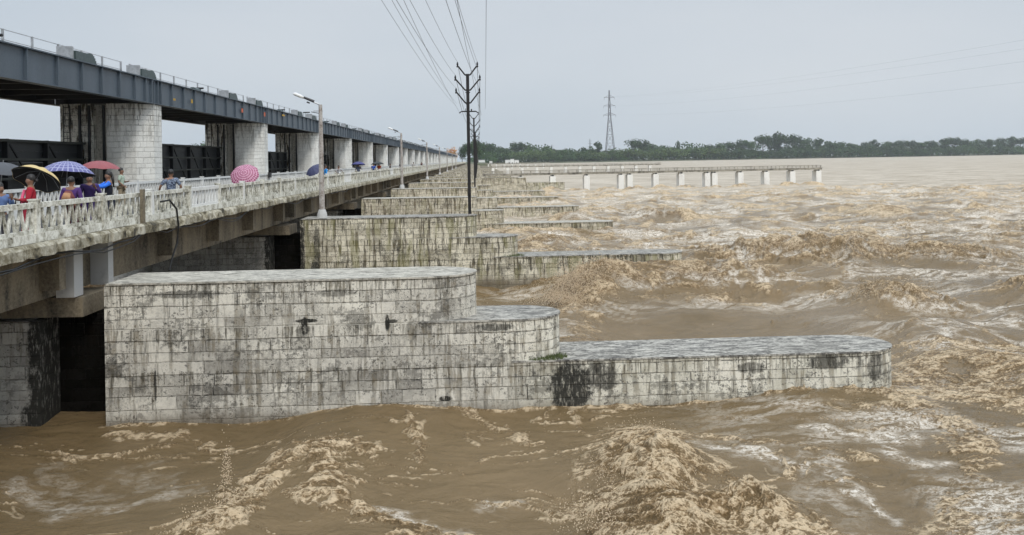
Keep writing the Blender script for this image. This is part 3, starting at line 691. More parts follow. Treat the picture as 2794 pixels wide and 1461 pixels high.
# foot of the piers: a thin line of froth and a bow wave at the jetty posts
for k in range(0, 8):
    dy_ = np.abs(y-(yk(k)-.02)); ln = np.exp(-(dy_/(.10+.03*k))**2)*((x > -9) & (x < 10.6)); F(ln*(.36+.5*gn(x/.8, y/.5+k*9, 60)))
    dn = np.hypot(x-10.6, (y-yk(k)-.9)); F(np.exp(-(dn/(1.0+.1*k))**2)*.7); F(np.exp(-((y-yk(k)-.9)/1.3)**2)*ss(x, 10, 11)*ss(x, 26, 12)*.65*ss(gn(wx/2, wy/1.2, 63), -.5, .2))
JP = []
def jp(i): return 12+i*5.15
for i in range(11):
    jx, jy = jp(i), 139+.22*(jp(i)-19)
    q = np.exp(-(((x-jx-.6)/2.4)**2+((y-jy+.8)/1.1)**2)); F(q); hgt += q*.55
for k in range(0, 9):  # water heaps up on the upstream side and swirls past the road piers
    hgt += -.10*np.exp(-(((x+9)/1.5)**2+((y-yk(k)+.5)/1.5)**2))
foam = np.clip(foam, 0, 1)
# stringy break-up of the froth
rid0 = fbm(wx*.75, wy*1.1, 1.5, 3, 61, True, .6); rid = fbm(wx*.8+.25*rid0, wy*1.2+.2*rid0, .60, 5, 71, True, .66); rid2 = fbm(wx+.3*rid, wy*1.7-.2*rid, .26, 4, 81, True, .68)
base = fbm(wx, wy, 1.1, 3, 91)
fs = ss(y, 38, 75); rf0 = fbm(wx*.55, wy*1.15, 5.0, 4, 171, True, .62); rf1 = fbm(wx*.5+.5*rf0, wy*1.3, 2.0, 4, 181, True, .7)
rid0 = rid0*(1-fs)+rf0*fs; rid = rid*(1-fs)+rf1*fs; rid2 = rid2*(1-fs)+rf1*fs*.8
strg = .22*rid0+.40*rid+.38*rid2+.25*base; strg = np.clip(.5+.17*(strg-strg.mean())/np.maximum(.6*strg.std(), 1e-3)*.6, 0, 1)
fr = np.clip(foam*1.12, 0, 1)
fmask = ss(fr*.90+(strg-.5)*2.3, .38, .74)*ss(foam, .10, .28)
amp = np.where(y < 24, .05+.07*ss(hgt, .1, .4), .12+.20*ss(y, 24, 50))
hgt += ss(foam, .2, .85)*amp*(base*(1.3+1.2*ss(hgt, .15, .5)*near)+rid0*1.15+rid*1.35+rid2*.85)
# wind-blown and boiling detail on the open water
op = 1-ss(foam, .3, .8)*.6
chop = fbm(wx*.6, wy*1.3, 2.4, 4, 101, True, .58)
hgt += op*(1-.8*calm)*(chop*(near*.05+mid*.15+far*.30)+op*far*(rf0*.22+rf1*.14)+fbm(wx*.75, wy*1.5, .9, 4, 106)*.13*(near*.5+mid*1.0+far*1.3)+fbm(wx, wy*1.4, .45, 4, 111, True)*.018*(near+mid*1.6+far*2.5))
hgt += near*(fbm(x*.55+y*.25, wy*1.6, .8, 4, 121)*.034+fbm(wx, wy*1.5, .3, 3, 126, True)*.010)
# pale bubbly streaks
stk = fbm(wx*.42+.1*wy, wy*1.5, .8, 5, 131, True, .6); stk = stk*(1-fs)+fs*(.05+fbm(wx*.32, wy*1.2, 2.6, 5, 191, True, .68)*1.3); pt_ = gn(wx/3.4, wy/1.9, 141)
pm = ss(stk, .16, .50)*(near*ss(x, 3.5, 8.5)*ss(pt_, -.25, .35)*.85+mid*.85*ss(pt_, -.3, .4)*(1-calm)+far*1.0*ss(pt_+gn(wx/14, wy/8, 195)*.6, -.8, .3))
for pts, wd, k in [([(70, 1205), (180, 1240), (310, 1248), (420, 1222), (490, 1190)], .26, .45), ([(200, 1150), (300, 1200)], .22, .25), ([(420, 1150), (450, 1170)], .25, .3), ([(1040, 1280), (1120, 1300), (1180, 1335)], .14, .8), ([(1290, 1262), (1350, 1265)], .12, .7),
                   ([(1770, 1130), (1860, 1145), (1980, 1165)], .20, .9), ([(2110, 1095), (2200, 1105), (2320, 1120)], .2, 1), ([(1930, 1150), (2060, 1190), (2180, 1200)], .2, 1), ([(2330, 1150), (2450, 1180)], .2, .9), ([(2180, 1230), (2260, 1255), (2290, 1290)], .13, .9), ([(2100, 1340), (2300, 1350)], .2, .7)]:
    pm = np.maximum(pm, k*stroke(pts, wd, warp=.9)*ss(stk, -.15, .4))
pale = np.clip(pm*(1-fmask*.8), 0, 1)
Z = np.zeros_like(X, dtype=np.float64); Z[:] = 0
Z[idx] = hgt
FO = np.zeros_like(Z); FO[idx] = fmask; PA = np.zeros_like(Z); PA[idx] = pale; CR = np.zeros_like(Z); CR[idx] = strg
# fade at the borders of the detailed zone
Z[idx] *= ss(y, 10.2, 11.5)*ss(420-y, 0, 80)*ss(1.04-np.abs(x/np.maximum(y, 9)), 0, .05)
me = bpy.data.meshes.new('water'); nv = n_r*n_c; me.vertices.add(nv)
co = np.stack([X, Y, Z], 1).astype(np.float32); me.vertices.foreach_set('co', co.ravel())
ii = (np.arange(n_r-1)[:, None]*n_c+np.arange(n_c-1)[None, :]).ravel()
q = np.stack([ii, ii+1, ii+n_c+1, ii+n_c], 1).astype(np.int32); nf = len(q)
me.loops.add(nf*4); me.loops.foreach_set('vertex_index', q.ravel()); me.polygons.add(nf)
me.polygons.foreach_set('loop_start', np.arange(0, nf*4, 4, dtype=np.int32)); me.polygons.foreach_set('use_smooth', np.ones(nf, dtype=bool))
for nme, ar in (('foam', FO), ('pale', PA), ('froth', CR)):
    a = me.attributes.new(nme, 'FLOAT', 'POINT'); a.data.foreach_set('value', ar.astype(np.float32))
me.update(calc_edges=True)
wo = bpy.data.objects.new('water', me); COL.objects.link(wo); wo['kind'] = 'structure'; wo['label'] = 'brown flood water churning past the piers'
s = NT('muddy_water'); v = s.geo()
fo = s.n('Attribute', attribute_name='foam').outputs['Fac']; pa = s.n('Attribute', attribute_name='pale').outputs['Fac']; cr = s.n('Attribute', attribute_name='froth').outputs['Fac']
big = s.noise(v, .10, 3); nmed = s.noise(s.mapv(v, (.7, 1.6, 1)), 1.6, 6, .65, .8); nf_ = s.noise(s.mapv(v, (1, 1.7, 1)), 7, 7, .75, 1.6); nff = s.noise(s.mapv(v, (1, 1.6, 1)), 26, 4, .7, 1.0)
mud = s.ramp(s.math('ADD', s.math('MULTIPLY', big, .5), s.math('MULTIPLY', nmed, .5)), [(.35, (.135, .093, .044)), (.65, (.22, .153, .08))])
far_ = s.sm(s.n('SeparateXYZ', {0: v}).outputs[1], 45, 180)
mud = s.mix(far_, mud, s.mix(s.sm(s.noise(s.mapv(v, (.05, .30, 1)), 1.0, 7, .75), .44, .55), (.33, .275, .205), (.50, .435, .35)))  # paler with distance: grazing sky reflection and haze put into the water colour
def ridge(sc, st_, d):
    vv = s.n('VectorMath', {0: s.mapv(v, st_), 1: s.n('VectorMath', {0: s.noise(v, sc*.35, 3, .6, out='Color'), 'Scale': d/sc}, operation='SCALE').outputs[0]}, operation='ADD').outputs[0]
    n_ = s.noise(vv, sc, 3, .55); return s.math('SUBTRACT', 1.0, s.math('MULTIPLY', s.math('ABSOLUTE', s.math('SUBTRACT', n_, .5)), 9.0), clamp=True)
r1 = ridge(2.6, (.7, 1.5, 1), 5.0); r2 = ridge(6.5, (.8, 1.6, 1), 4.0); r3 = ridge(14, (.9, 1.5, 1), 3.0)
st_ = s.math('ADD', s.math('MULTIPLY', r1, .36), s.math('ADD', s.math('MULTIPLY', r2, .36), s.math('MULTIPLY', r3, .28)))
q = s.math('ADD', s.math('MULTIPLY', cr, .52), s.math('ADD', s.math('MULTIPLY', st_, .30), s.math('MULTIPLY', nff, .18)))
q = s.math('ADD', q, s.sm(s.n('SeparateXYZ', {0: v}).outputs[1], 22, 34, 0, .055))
tan_ = s.ramp(q, [(.36, (.085, .052, .022)), (.45, (.175, .112, .052)), (.53, (.34, .235, .13)), (.65, (.68, .53, .35))])  # light crests, dark hollows: crease shade painted in along with the foam pattern
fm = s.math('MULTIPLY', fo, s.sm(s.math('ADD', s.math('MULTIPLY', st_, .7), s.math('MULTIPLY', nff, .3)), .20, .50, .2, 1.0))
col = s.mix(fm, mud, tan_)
pc = s.mix(s.sm(nf_, .35, .6), (.46, .37, .27), (.80, .74, .65))
col = s.mix(s.math('MULTIPLY', pa, s.sm(st_, .25, .62, .10, 1.0)), col, pc)
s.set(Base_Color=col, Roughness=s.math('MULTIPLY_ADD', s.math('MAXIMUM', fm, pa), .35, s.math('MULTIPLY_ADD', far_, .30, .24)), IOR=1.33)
s.t.links.new(s.math('MULTIPLY_ADD', s.math('MAXIMUM', fm, far_), -.32, .45), s.b.inputs['Specular IOR Level'])
hb = s.math('ADD', s.math('MULTIPLY', nmed, .85), s.math('ADD', s.math('MULTIPLY', nf_, .32), s.math('ADD', s.math('MULTIPLY', st_, s.math('MULTIPLY', fm, .6)), s.math('MULTIPLY', nff, s.math('MULTIPLY_ADD', fm, .25, .03)))))
s.bump(hb, .09, .8)
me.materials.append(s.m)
# flying drops over the breaking water
sp = MB(); r = random.Random(4)
def drops(cx_, cy_, cz, sx, sy, sz, n, r0, r1):
    for i in range(n):
        px_, py_, pz_ = r.gauss(cx_, sx), r.gauss(cy_, sy), cz+abs(r.gauss(0, sz)); q = r.uniform(r0, r1); i0 = len(sp.v)
        sp.v += [(px_+q, py_, pz_), (px_-q, py_, pz_), (px_, py_+q, pz_), (px_, py_-q, pz_), (px_, py_, pz_+q*1.3), (px_, py_, pz_-q*1.3)]
        for a, b_, c in ((0, 2, 4), (2, 1, 4), (1, 3, 4), (3, 0, 4), (2, 0, 5), (1, 2, 5), (3, 1, 5), (0, 3, 5)): sp.f.append((i0+a, i0+b_, i0+c))
drops(4.6, 34.3, .5, .75, .8, .42, 6000, .005, .018); drops(3.4, 33.0, .1, .8, .8, .25, 4500, .005, .016); drops(5.6, 35.2, 1.0, .5, .6, .25, 900, .008, .03)
drops(16.2, 30.6, .4, .9, .5, .28, 1100, .008, .022); drops(19.5, 43, .7, 1.8, .8, .3, 1300, .012, .032); drops(24.5, 42, .6, 1.6, .8, .25, 800, .012, .03)
for (a, b_, n, sg, sz) in ((1560, 1215, 500, .30, .16), (1480, 1330, 500, .3, .14), (1620, 1110, 300, .35, .12), (1650, 1250, 500, .6, .18), (570, 1235, 260, .05, .34), (575, 1280, 160, .14, .12), (820, 1140, 120, .3, .1), (500, 1325, 160, .25, .12)):
    q_ = pw(a, b_); drops(q_[0], q_[1], .12, sg, sg, sz, n, .004, .012)
o = sp.build('spray', simple('tan_spray', (.62, .49, .34), .6, var=.15)); o['kind'] = 'stuff'; o['label'] = 'brown spray thrown up by the breaking water' 
# ---------------------------------------------------------------- divide wall and jetties
o = MB().prism([(-.5, 139.5), (8.6, 139.5), (8.6, 141.8), (-.5, 141.8)], -2, 2.85).build('divide_wall', 'stone3'); tag(o, 'pale stained masonry block wall just in front of the long jetty', 'wall')
o = MB().prism([(8.7, 140.2), (15.5, 140.2), (15.5, 141.8), (8.7, 141.8)], -2, 1.9).build('divide_wall', 'stone2'); tag(o, 'lower broken masonry wall behind the first jetty post', 'wall')
def jetty(x0, x1, y0, sl, posts, lab, sc=1.0, full=True):
    t = thing('jetty', lab, 'jetty', (0, 0, 0), group='long jetties reaching into the river')
    yy = lambda x_: y0+sl*(x_-x0)
    b = MB(); n = int((x1-x0)/5.15)+1
    for i in range(n):
        a, c = x0+i*5.15, min(x1, x0+(i+1)*5.15-.05); ya, yc = yy(a), yy(c)
        for off in (-.9, .9):
            b.bar((a, ya+off, 3.35), (c, yc+off, 3.35), .16, .34)
        b.bar((a, ya, 3.55), (c, yc, 3.55), 2.0, .07)
    b.build('walkway', 'jetty', t)
    r = MB()
    for off in (-.95, .95):
        for z in (4.02, 3.78): r.bar((x0, yy(x0)+off, z), (x1, yy(x1)+off, z), .05 if z < 4 else .09, .05 if z < 4 else .09)
        k = x0
        while k <= x1+.01:
            r.bar((k, yy(k)+off, 3.5), (k, yy(k)+off, 4.05), .09); k += 1.72
    r.build('railing', 'jetty', t)
    for px_ in posts:
        p = MB(); p.prism([(px_-.5, yy(px_)-1.0), (px_+.5, yy(px_)-1.0), (px_+.5, yy(px_)+1.0), (px_-.5, yy(px_)+1.0)], -2, 2.95); p.prism([(px_-.27, yy(px_)-.8), (px_+.27, yy(px_)-.8), (px_+.27, yy(px_)+.8), (px_-.27, yy(px_)+.8)], 2.952, 3.2)
        pp_ = p.build('post', 'jwhite', t)
        if full: MB().box(px_-.16, px_+.16, yy(px_)-1.0, yy(px_)-.82, 2.96, 3.16).build('bearing', 'lampdark', pp_)
    return t
def xat(xd, yl=142.0, sl=.16):   # x where a photo column meets the jetty line
    a, b_ = pw(xd, 470); k = a/b_; return k*(yl-sl*0)/(1-k*sl)
pst = [xat(q, 140) for q in (1310, 1390, 1475, 1561, 1583, 1648, 1712, 1777, 1795, 1860, 1925, 1990, 2055)]
jetty(1.0, pst[-1]+.7, 140.2, .16, pst, 'long grey railed jetty on white posts, nearest of the three across the river')
jetty(1.0, 72, 300, .10, [6+5.6*i for i in range(12)], 'second jetty further off, low over the water below the trees', full=False)
jetty(6.0, 52, 560, .06, [8+5.6*i for i in range(8)], 'shortest and farthest jetty, near the far bank left of the pylon', full=False)

# ---------------------------------------------------------------- far bank
def bank_y(x_): return 1150+.9*max(0, x_-100)*.75 if x_ < 500 else 1420+.35*(x_-500)
b = MB(); xs = list(range(-2500, 3600, 50)); 
for x_ in xs:
    yb = 1150+110*math.tanh(x_/400)+.28*max(0, x_) if x_ > 30 else 1120
    if x_ < -60: yb = 1120
    b.v += [(x_, yb-4+3*math.sin(x_*.05), -.6), (x_, yb+6, 1.6), (x_, yb+60, 2.6), (x_, 2340, 3.0)]
for i in range(len(xs)-1):
    for j in range(3): a = 4*i+j; b.f.append((a, a+4, a+5, a+1))
o = b.build('riverbank', 'bank'); o['kind'] = 'structure'; o['label'] = 'low far bank of the river'
def byy(x_): return (1150+110*math.tanh(x_/400)+.28*max(0, x_)) if x_ > 30 else 1120
b = MB(); b.v = [(-60, 636, -2), (14, 636, -2), (10, 640, 3.4), (-56, 640, 3.4), (10, 1130, 3.4), (-56, 1130, 3.4), (14, 1130, -2), (-60, 1130, -2)]
b.f = [(0, 1, 2, 3), (3, 2, 4, 5), (1, 6, 4, 2), (0, 3, 5, 7)]; o = b.build('embankment', 'bank'); o['kind'] = 'structure'; o['label'] = 'earth embankment at the far end of the barrage'

# foliage: crowns built of many small leaf-clump faces
def leafmat(name, c0, c1):
    s = NT(name); f = s.noise(s.geo(), .16, 3, .6); g = s.noise(s.geo(), .9, 2)
    s.set(Base_Color=s.ramp(s.math('ADD', s.math('MULTIPLY', f, .6), s.math('MULTIPLY', g, .4)), [(.38, c0), (.62, c1)]), Roughness=.8); s.b.inputs['Specular IOR Level'].default_value = .15; return s.m
M['leaf'] = leafmat('dark_foliage', (.016, .034, .012), (.045, .080, .022)); M['leaf2'] = leafmat('light_foliage', (.045, .075, .022), (.095, .14, .040)); M['leaf3'] = leafmat('mid_foliage', (.026, .056, .016), (.060, .110, .028))
M['blossom'] = leafmat('orange_blossom', (.45, .12, .02), (.65, .38, .03))
def crown_mesh(kind, sd, n=1300):
    r = random.Random(sd); b = MB(); lobes = []
    if kind == 'round':
        for i in range(14): a = r.random()*6.28; q = r.uniform(0, .34); lobes.append((q*math.cos(a), q*math.sin(a), r.uniform(.42, .88), r.uniform(.13, .22)))
    elif kind == 'wide':
        for i in range(14): a = r.random()*6.28; q = r.uniform(.05, .52); lobes.append((q*math.cos(a), q*math.sin(a), r.uniform(.55, .86), r.uniform(.10, .18)))
    elif kind == 'tall':
        for i in range(12): a = r.random()*6.28; q = r.uniform(0, .20); lobes.append((q*math.cos(a), q*math.sin(a), r.uniform(.35, .93), r.uniform(.07, .13)))
    else:
        for i in range(14): a = r.random()*6.28; q = r.uniform(0, .5); lobes.append((q*math.cos(a), q*math.sin(a), r.uniform(.15, .6), r.uniform(.14, .24)))
    for i in range(n):
        lx, ly, lz, lr = r.choice(lobes); v = Vector((r.gauss(0, 1), r.gauss(0, 1), r.gauss(0, .8))).normalized()*lr*r.uniform(.72, 1.08)
        c = Vector((lx, ly, lz))+v; nrm = (v.normalized()+Vector((r.gauss(0, .5), r.gauss(0, .5), r.gauss(.2, .4)))).normalized()
        a = nrm.cross(Vector((0, 0, 1))+Vector((r.random()*.3, .1, 0))).normalized(); d = nrm.cross(a); s_ = r.uniform(.014, .034); i0 = len(b.v)
        for k in range(5):
            t = 6.283*k/5+r.random()*.7; b.v.append(tuple(c+(a*math.cos(t)+d*math.sin(t))*s_*r.uniform(.7, 1.2)))
        b.f.append(tuple(range(i0, i0+5)))
    return b
def trunk_mesh(sd, h=.62):
    r = random.Random(sd); b = MB(); b.tube([(0, 0, -.02), (.01, 0, h*.45), (.0, .01, h*.8)], [.028, .02, .012], 6)
    for i in range(6):
        a = r.random()*6.28; z = h*r.uniform(.4, .75); b.tube([(0, 0, z), (.14*math.cos(a), .14*math.sin(a), z+.12), (.25*math.cos(a), .25*math.sin(a), z+.2)], [.012, .008, .004], 5)
    return b
TM = []
for i, (kd, mt) in enumerate((('round', 'leaf'), ('wide', 'leaf'), ('tall', 'leaf'), ('bush', 'leaf2'), ('round', 'leaf3'), ('bush', 'leaf3'), ('wide', 'leaf3'), ('bush', 'leaf'))):
    TM.append((kd, mt, crown_mesh(kd, i+3), trunk_mesh(i+30)))
kindlab = {'round': 'round-topped', 'wide': 'broad spreading', 'tall': 'slender tall', 'bush': 'low bushy'}; mlab = {'leaf': 'dark green', 'leaf2': 'light green', 'leaf3': 'mid green'}
TP = {}
def tree(j, x_, y_, z_, h, wd, label, grp='trees on the far bank', nm='tree'):
    kd, mt, cm, tm = TM[j]
    if j not in TP:
        t = thing(nm, label, 'tree', (x_, y_, z_), group=grp); cm.build('crown', mt, t); tm.build('trunk', 'bark', t); TP[j] = (t, tree_of(t)); 
    else: t = dup(TP[j][0], (x_, y_, z_), label, parts=TP[j][1]); t['group'] = grp
    t.rotation_euler[2] = random.random()*6.28; t.scale = (wd, wd, h); return t
rr = random.Random(5)
def dirx(xd, y_):  # world x of a photo column at distance y
    a, b_ = pw(xd, 600); return a/b_*y_
TL = [(1218, 360, 1, 1), (1240, 362, 4, 1), (1262, 370, 0, 1), (1283, 372, 3, 1), (1308, 357, 1, 1.1), (1330, 366, 0, 1), (1352, 378, 3, 1), (1375, 370, 4, .9), (1398, 376, 1, .9), (1420, 377, 5, 1), (1443, 380, 3, 1), (1470, 372, 2, .9), (1490, 374, 0, .8), (1508, 358, 2, 1.0), (1522, 378, 3, 1), (1560, 377, 3, 1.2),
      (1604, 349, 1, 1.1), (1622, 356, 6, .9), (1640, 360, 4, 1.1), (1668, 366, 4, 1), (1700, 372, 0, .9), (1709, 356, 2, .5), (1735, 372, 6, 1), (1762, 368, 5, 1), (1790, 364, 0, 1), (1815, 360, 4, 1), (1842, 356, 1, 1), (1868, 352, 0, 1), (1893, 350, 6, 1), (1922, 338, 1, 1), (1944, 343, 0, 1), (1962, 334, 2, 1.4), (1985, 336, 1, 1.2), (2008, 341, 0, 1.2), (2035, 347, 4, 1),
      (2062, 349, 2, 1.3), (2090, 356, 0, 1), (2120, 357, 4, 1), (2150, 358, 6, 1), (2180, 358, 0, 1), (2202, 352, 2, 1), (2235, 356, 4, 1), (2262, 354, 0, 1), (2290, 352, 1, 1), (2320, 354, 6, 1), (2350, 354, 0, 1), (2380, 350, 2, 1.2), (2404, 344, 1, 1), (2430, 350, 0, 1), (2460, 350, 4, 1), (2490, 348, 6, 1), (2520, 347, 0, 1), (2548, 344, 2, 1.1), (2570, 345, 1, 1.1)]
def place_word(xd):
    if xd < 1290: return 'just right of the power poles'
    if xd < 1420: return 'left of the pylon above the jetties'
    if xd < 1530: return 'just left of the pylon foot'
    if xd < 1680: return 'just right of the pylon foot'
    if xd < 1880: return 'between the pylon and the highest trees'
    if xd < 2050: return 'in the highest clump of the far bank'
    if xd < 2300: return 'right of the highest clump'
    return 'near the right frame edge'
cnt = {}
for i, (xd, yt, j, ws) in enumerate(TL):
    x_ = dirx(xd, 1250); y_ = byy(x_)+55+rr.uniform(0, 40); x_ = dirx(xd, y_)
    ztop = 6+((437+(-ROLL)*(xd*2794/2576-1397))-yt*1461/1347)/2150*y_
    h = (ztop-2.2)/.98; kd, mt = TM[j][0], TM[j][1]; key = (kd, mt, place_word(xd)); cnt[key] = cnt.get(key, 0)+1
    c_ = cnt[key]; ordw = ('' if c_ == 1 else ['', '', 'second ', 'third ', 'fourth ', 'fifth ', 'sixth ', 'seventh ', 'eighth '][c_])
    base_w = {'round': 34, 'wide': 36, 'tall': 34, 'bush': 40}[kd]*ws*y_/1300
    tree(j, x_, y_, 2.2, h*(1 if kd != 'bush' else 1.25), base_w, f'{ordw}{mlab[mt]} {kindlab[kd]} tree, {place_word(xd)}')
# lower front row of lighter scrub, each bush its own
for i in range(34):
    xd = 1225+i*40+rr.uniform(-12, 12); x_ = dirx(xd, 1250); y_ = byy(x_)+24+rr.uniform(0, 12); x_ = dirx(xd, y_)
    j = rr.choice((3, 5, 5, 7, 3) if xd < 1800 else (7, 5, 7, 7)); kd, mt = TM[j][0], TM[j][1]
    tree(j, x_, y_, 1.6, rr.uniform(20, 30), rr.uniform(42, 56), f'{mlab[mt]} waterline bush, {ORD[min(i,30)] if i < 31 else ["thirty-second","thirty-third","thirty-fourth"][i-31]} from the left along the far bank'.replace('nearest from', 'first from'), 'bushes on the far waterline', 'bush')
# the wood behind reads as one mass
b = MB(); r = random.Random(99)
for i in range(26000):
    xd = r.uniform(1195, 2640); d = r.random(); x_ = dirx(xd, 1250); y_ = byy(x_)+20+95*d; x_ = dirx(xd, y_)
    top = (9+15*d)*(1+.22*math.sin(x_*.021)+.16*math.sin(x_*.063+2)+.1*math.sin(x_*.17)); z_ = 1.8+top*r.random()**.7; sz = r.uniform(.7, 1.8); i0 = len(b.v)
    a = r.random()*3.14; tl = r.uniform(-.6, .6)
    for k in range(5): t = 6.283*k/5; u, v_ = math.cos(t)*sz, math.sin(t)*sz; b.v.append((x_+u*math.cos(a), y_+u*math.sin(a)+v_*math.sin(tl), z_+v_*math.cos(tl)))
    b.f.append(tuple(range(i0, i0+5)))
o = b.build('woodland', 'leaf3'); o['kind'] = 'stuff'; o['label'] = 'dense green undergrowth and wood along the far bank'
# trees past the far end of the barrage and upstream
for i, (xd, y_, h, j) in enumerate([(1166, 700, 15, 0), (1184, 760, 20, 1), (1196, 820, 24, 4), (1205, 900, 26, 0)]):
    tree(j, dirx(xd, y_), y_, 3.3, h, h*.9, ['small dark tree at the far end of the barrage beside the orange tree', 'broad dark tree seen just left of the nearest power pole', 'mid green round tree behind the row of power poles', 'tall round tree rising behind the power pole arms'][i])
TM.append(('round', 'blossom', crown_mesh('round', 50, 700), trunk_mesh(60)))
tree(8, dirx(1140, 655), 655, 3.4, 15, 11, 'orange and yellow crowned tree at the far end of the gate bridge', 'trees at the end of the barrage', 'flowering_tree')
for i, (xd, w_) in enumerate(((495, 60), (525, 70), (730, 50), (742, 40))):
    y_ = 1000; tree((0, 4, 1, 0)[i], dirx(xd, y_), y_, 2, 30+3*i, w_*.6, f'distant tree upstream, seen through the gate bays beyond the {("third", "third", "fourth", "fourth")[i]} column, {"left" if i % 2 == 0 else "right"} one of two')
b = MB(); b.box(-1800, -250, 985, 2335, -1, 2.1); o = b.build('upstream_bank', 'bank'); o['kind'] = 'structure'; o['label'] = 'far upstream bank beyond the gates'
# small white buildings by the waterline
for i, (xd, y_, w_, h_) in enumerate(((1215, 1105, 9, 6), (1238, 1112, 4, 4), (1284, 1110, 11, 5.5), (1292, 1100, 5, 6.5), (1303, 1108, 6, 5))):
    t = thing('hut', f'tiny white building on the far waterline, {["first","second","third","fourth","fifth"][i]} from the left', 'hut', (dirx(xd, y_), y_, .6), group='white huts on the far bank')
    MB().box(-w_/2, w_/2, 0, 6, 0, h_).build('wall', 'white', t); MB().box(-w_/2-.4, w_/2+.4, -.4, 6.4, h_+.003, h_+.4).build('roof', 'galv', t)
    MB().box(-.6, .6, -.05, -.003, 0, 2.2).build('door', 'lampdark', t)
# lattice tower
def tower(x_, y_, z0, H_, wb, lab, r0, n=9):
    t = thing('power_pylon', lab, 'pylon', (x_, y_, z0)); b = MB()
    def half(z): 
        f = z/H_; return wb/2*(1-f/.62)+.035*wb*0+wb*.12*f/.62 if f < .62 else wb*.12*(1-(f-.62)/.38*.75)
    zs = [H_*(1-(1-i/n)**1.15) for i in range(n+1)]
    for i in range(n):
        a, c = zs[i], zs[i+1]; ha, hc = half(a), half(c)
        P1_ = [(-ha, -ha, a), (ha, -ha, a), (ha, ha, a), (-ha, ha, a)]; P2_ = [(-hc, -hc, c), (hc, -hc, c), (hc, hc, c), (-hc, hc, c)]
        for k in range(4):
            b.bar(P1_[k], P2_[k], r0); b.bar(P1_[k], P2_[(k+1) % 4], r0*.45); b.bar(P1_[(k+1) % 4], P2_[k], r0*.45); b.bar(P2_[k], P2_[(k+1) % 4], r0*.6)
    b.build('lattice', 'galv2', t); 
    for z, hw in ((H_*.65, wb*.62), (H_*.78, wb*.58), (H_*.90, wb*.52)):
        c = MB(); hz_ = half(z)
        for sg in (-1, 1):
            for dy in (-1, 1): c.bar((sg*hz_, dy*hz_, z), (sg*hw, 0, z), r0*.8); c.bar((sg*hz_, dy*hz_, z+H_*.03), (sg*hw, 0, z), r0*.5)
            c.bar((sg*hw, 0, z), (sg*hw, 0, z-H_*.03), r0*.5)
        c.build('cross_arm', 'galv2', t)
    return t
M['galv2'] = simple('weathered_lattice_steel', (.20, .20, .22), .6)
tower(225, 1325, 2, 119, 17, 'tall grey lattice pylon rising above the far bank trees', .72)
tower(dirx(1488, 1900), 1900, 2, 52, 9, 'faint small lattice mast far behind, left of the tall pylon', .5, 6)
tower(dirx(1392, 2000), 2000, 2, 42, 8, 'faintest distant mast above the trees left of the pylon', .45, 5)
for i, (a, z0, z1) in enumerate(((-1, 80, 70), (1, 80, 66), (-1, 69, 58), (1, 58, 48))):
    pa_, pb = Vector((225+a*9, 1325, z0*1.375)), Vector((350+a*6, 270, z1))
    wire(lambda t, a=pa_, b_=pb: tuple(a.lerp(b_, t)-Vector((0, 0, 9*4*t*(1-t)))), 24, .05, f'faint high wire spanning from the pylon to the right, {["highest","second","third","lowest"][i]} of four', mat='wire2')
#--PART3
# ---------------------------------------------------------------- people and umbrellas
SK = simple('brown_skin', (.22, .115, .07), .55, var=.12)
HAIR = simple('black_hair', (.012, .010, .009), .5)
def cloth(name, c, c2=None, pat=None):
    s = NT(name); v = s.obj()
    if pat == 'floral':
        f = s.noise(v, 22, 3, .7, 1.0); s.set(Base_Color=s.ramp(f, [(.44, c), (.54, c2)]), Roughness=.9)
    elif pat == 'stripe':
        f = s.math('SINE', s.math('MULTIPLY', s.n('SeparateXYZ', {0: v}).outputs[2], 60.0)); s.set(Base_Color=s.ramp(f, [(.3, c), (.6, c2)]), Roughness=.9)
    else:
        f = s.noise(v, 9, 4, .6); s.set(Base_Color=s.ramp(f, [(.3, tuple(k*.75 for k in c)), (.7, tuple(min(1, k*1.2) for k in c))]), Roughness=.9)
    return s.m
def skin(name, verts, edges, rad, mat, parent=None, sub=1, root=0):
    """one continuous surface grown round a skeleton"""
    me = bpy.data.meshes.new(name); me.from_pydata(verts, edges, []); o = bpy.data.objects.new(name, me); COL.objects.link(o)
    sk = o.modifiers.new('s', 'SKIN'); sk.use_smooth_shade = True
    for i, r in enumerate(rad):
        r = r if isinstance(r, tuple) else (r, r); me.skin_vertices[0].data[i].radius = r
        me.skin_vertices[0].data[i].use_root = (i == root)
    sb = o.modifiers.new('d', 'SUBSURF'); sb.levels = sub; sb.render_levels = sub
    dg = bpy.context.evaluated_depsgraph_get(); m2 = bpy.data.meshes.new_from_object(o.evaluated_get(dg)); m2.name = name
    o.modifiers.clear(); o.data = m2; m2.materials.clear(); m2.materials.append(mat); m2.polygons.foreach_set('use_smooth', [True]*len(m2.polygons))
    if parent is not None: o.parent = parent
    return o
def hand_pts(w, d, sgn, side=Vector((1, 0, 0))):
    """five finger chains from the wrist w along direction d"""
    d = Vector(d).normalized(); side = (side-d*side.dot(d)).normalized(); n_ = d.cross(side); out = []
    for k, (off, ln) in enumerate(((-.03, .060), (-.01, .075), (.01, .080), (.03, .070))):
        a = w+d*.075+side*off; out.append([a, a+d*ln*.55+n_*.012, a+d*ln*.9+n_*.035])
    a = w+d*.03+side*.03*sgn; out.append([a+side*.012*sgn, a+side*.035*sgn+d*.03, a+side*.04*sgn+d*.055+n_*.01])
    return w+d*.06, out
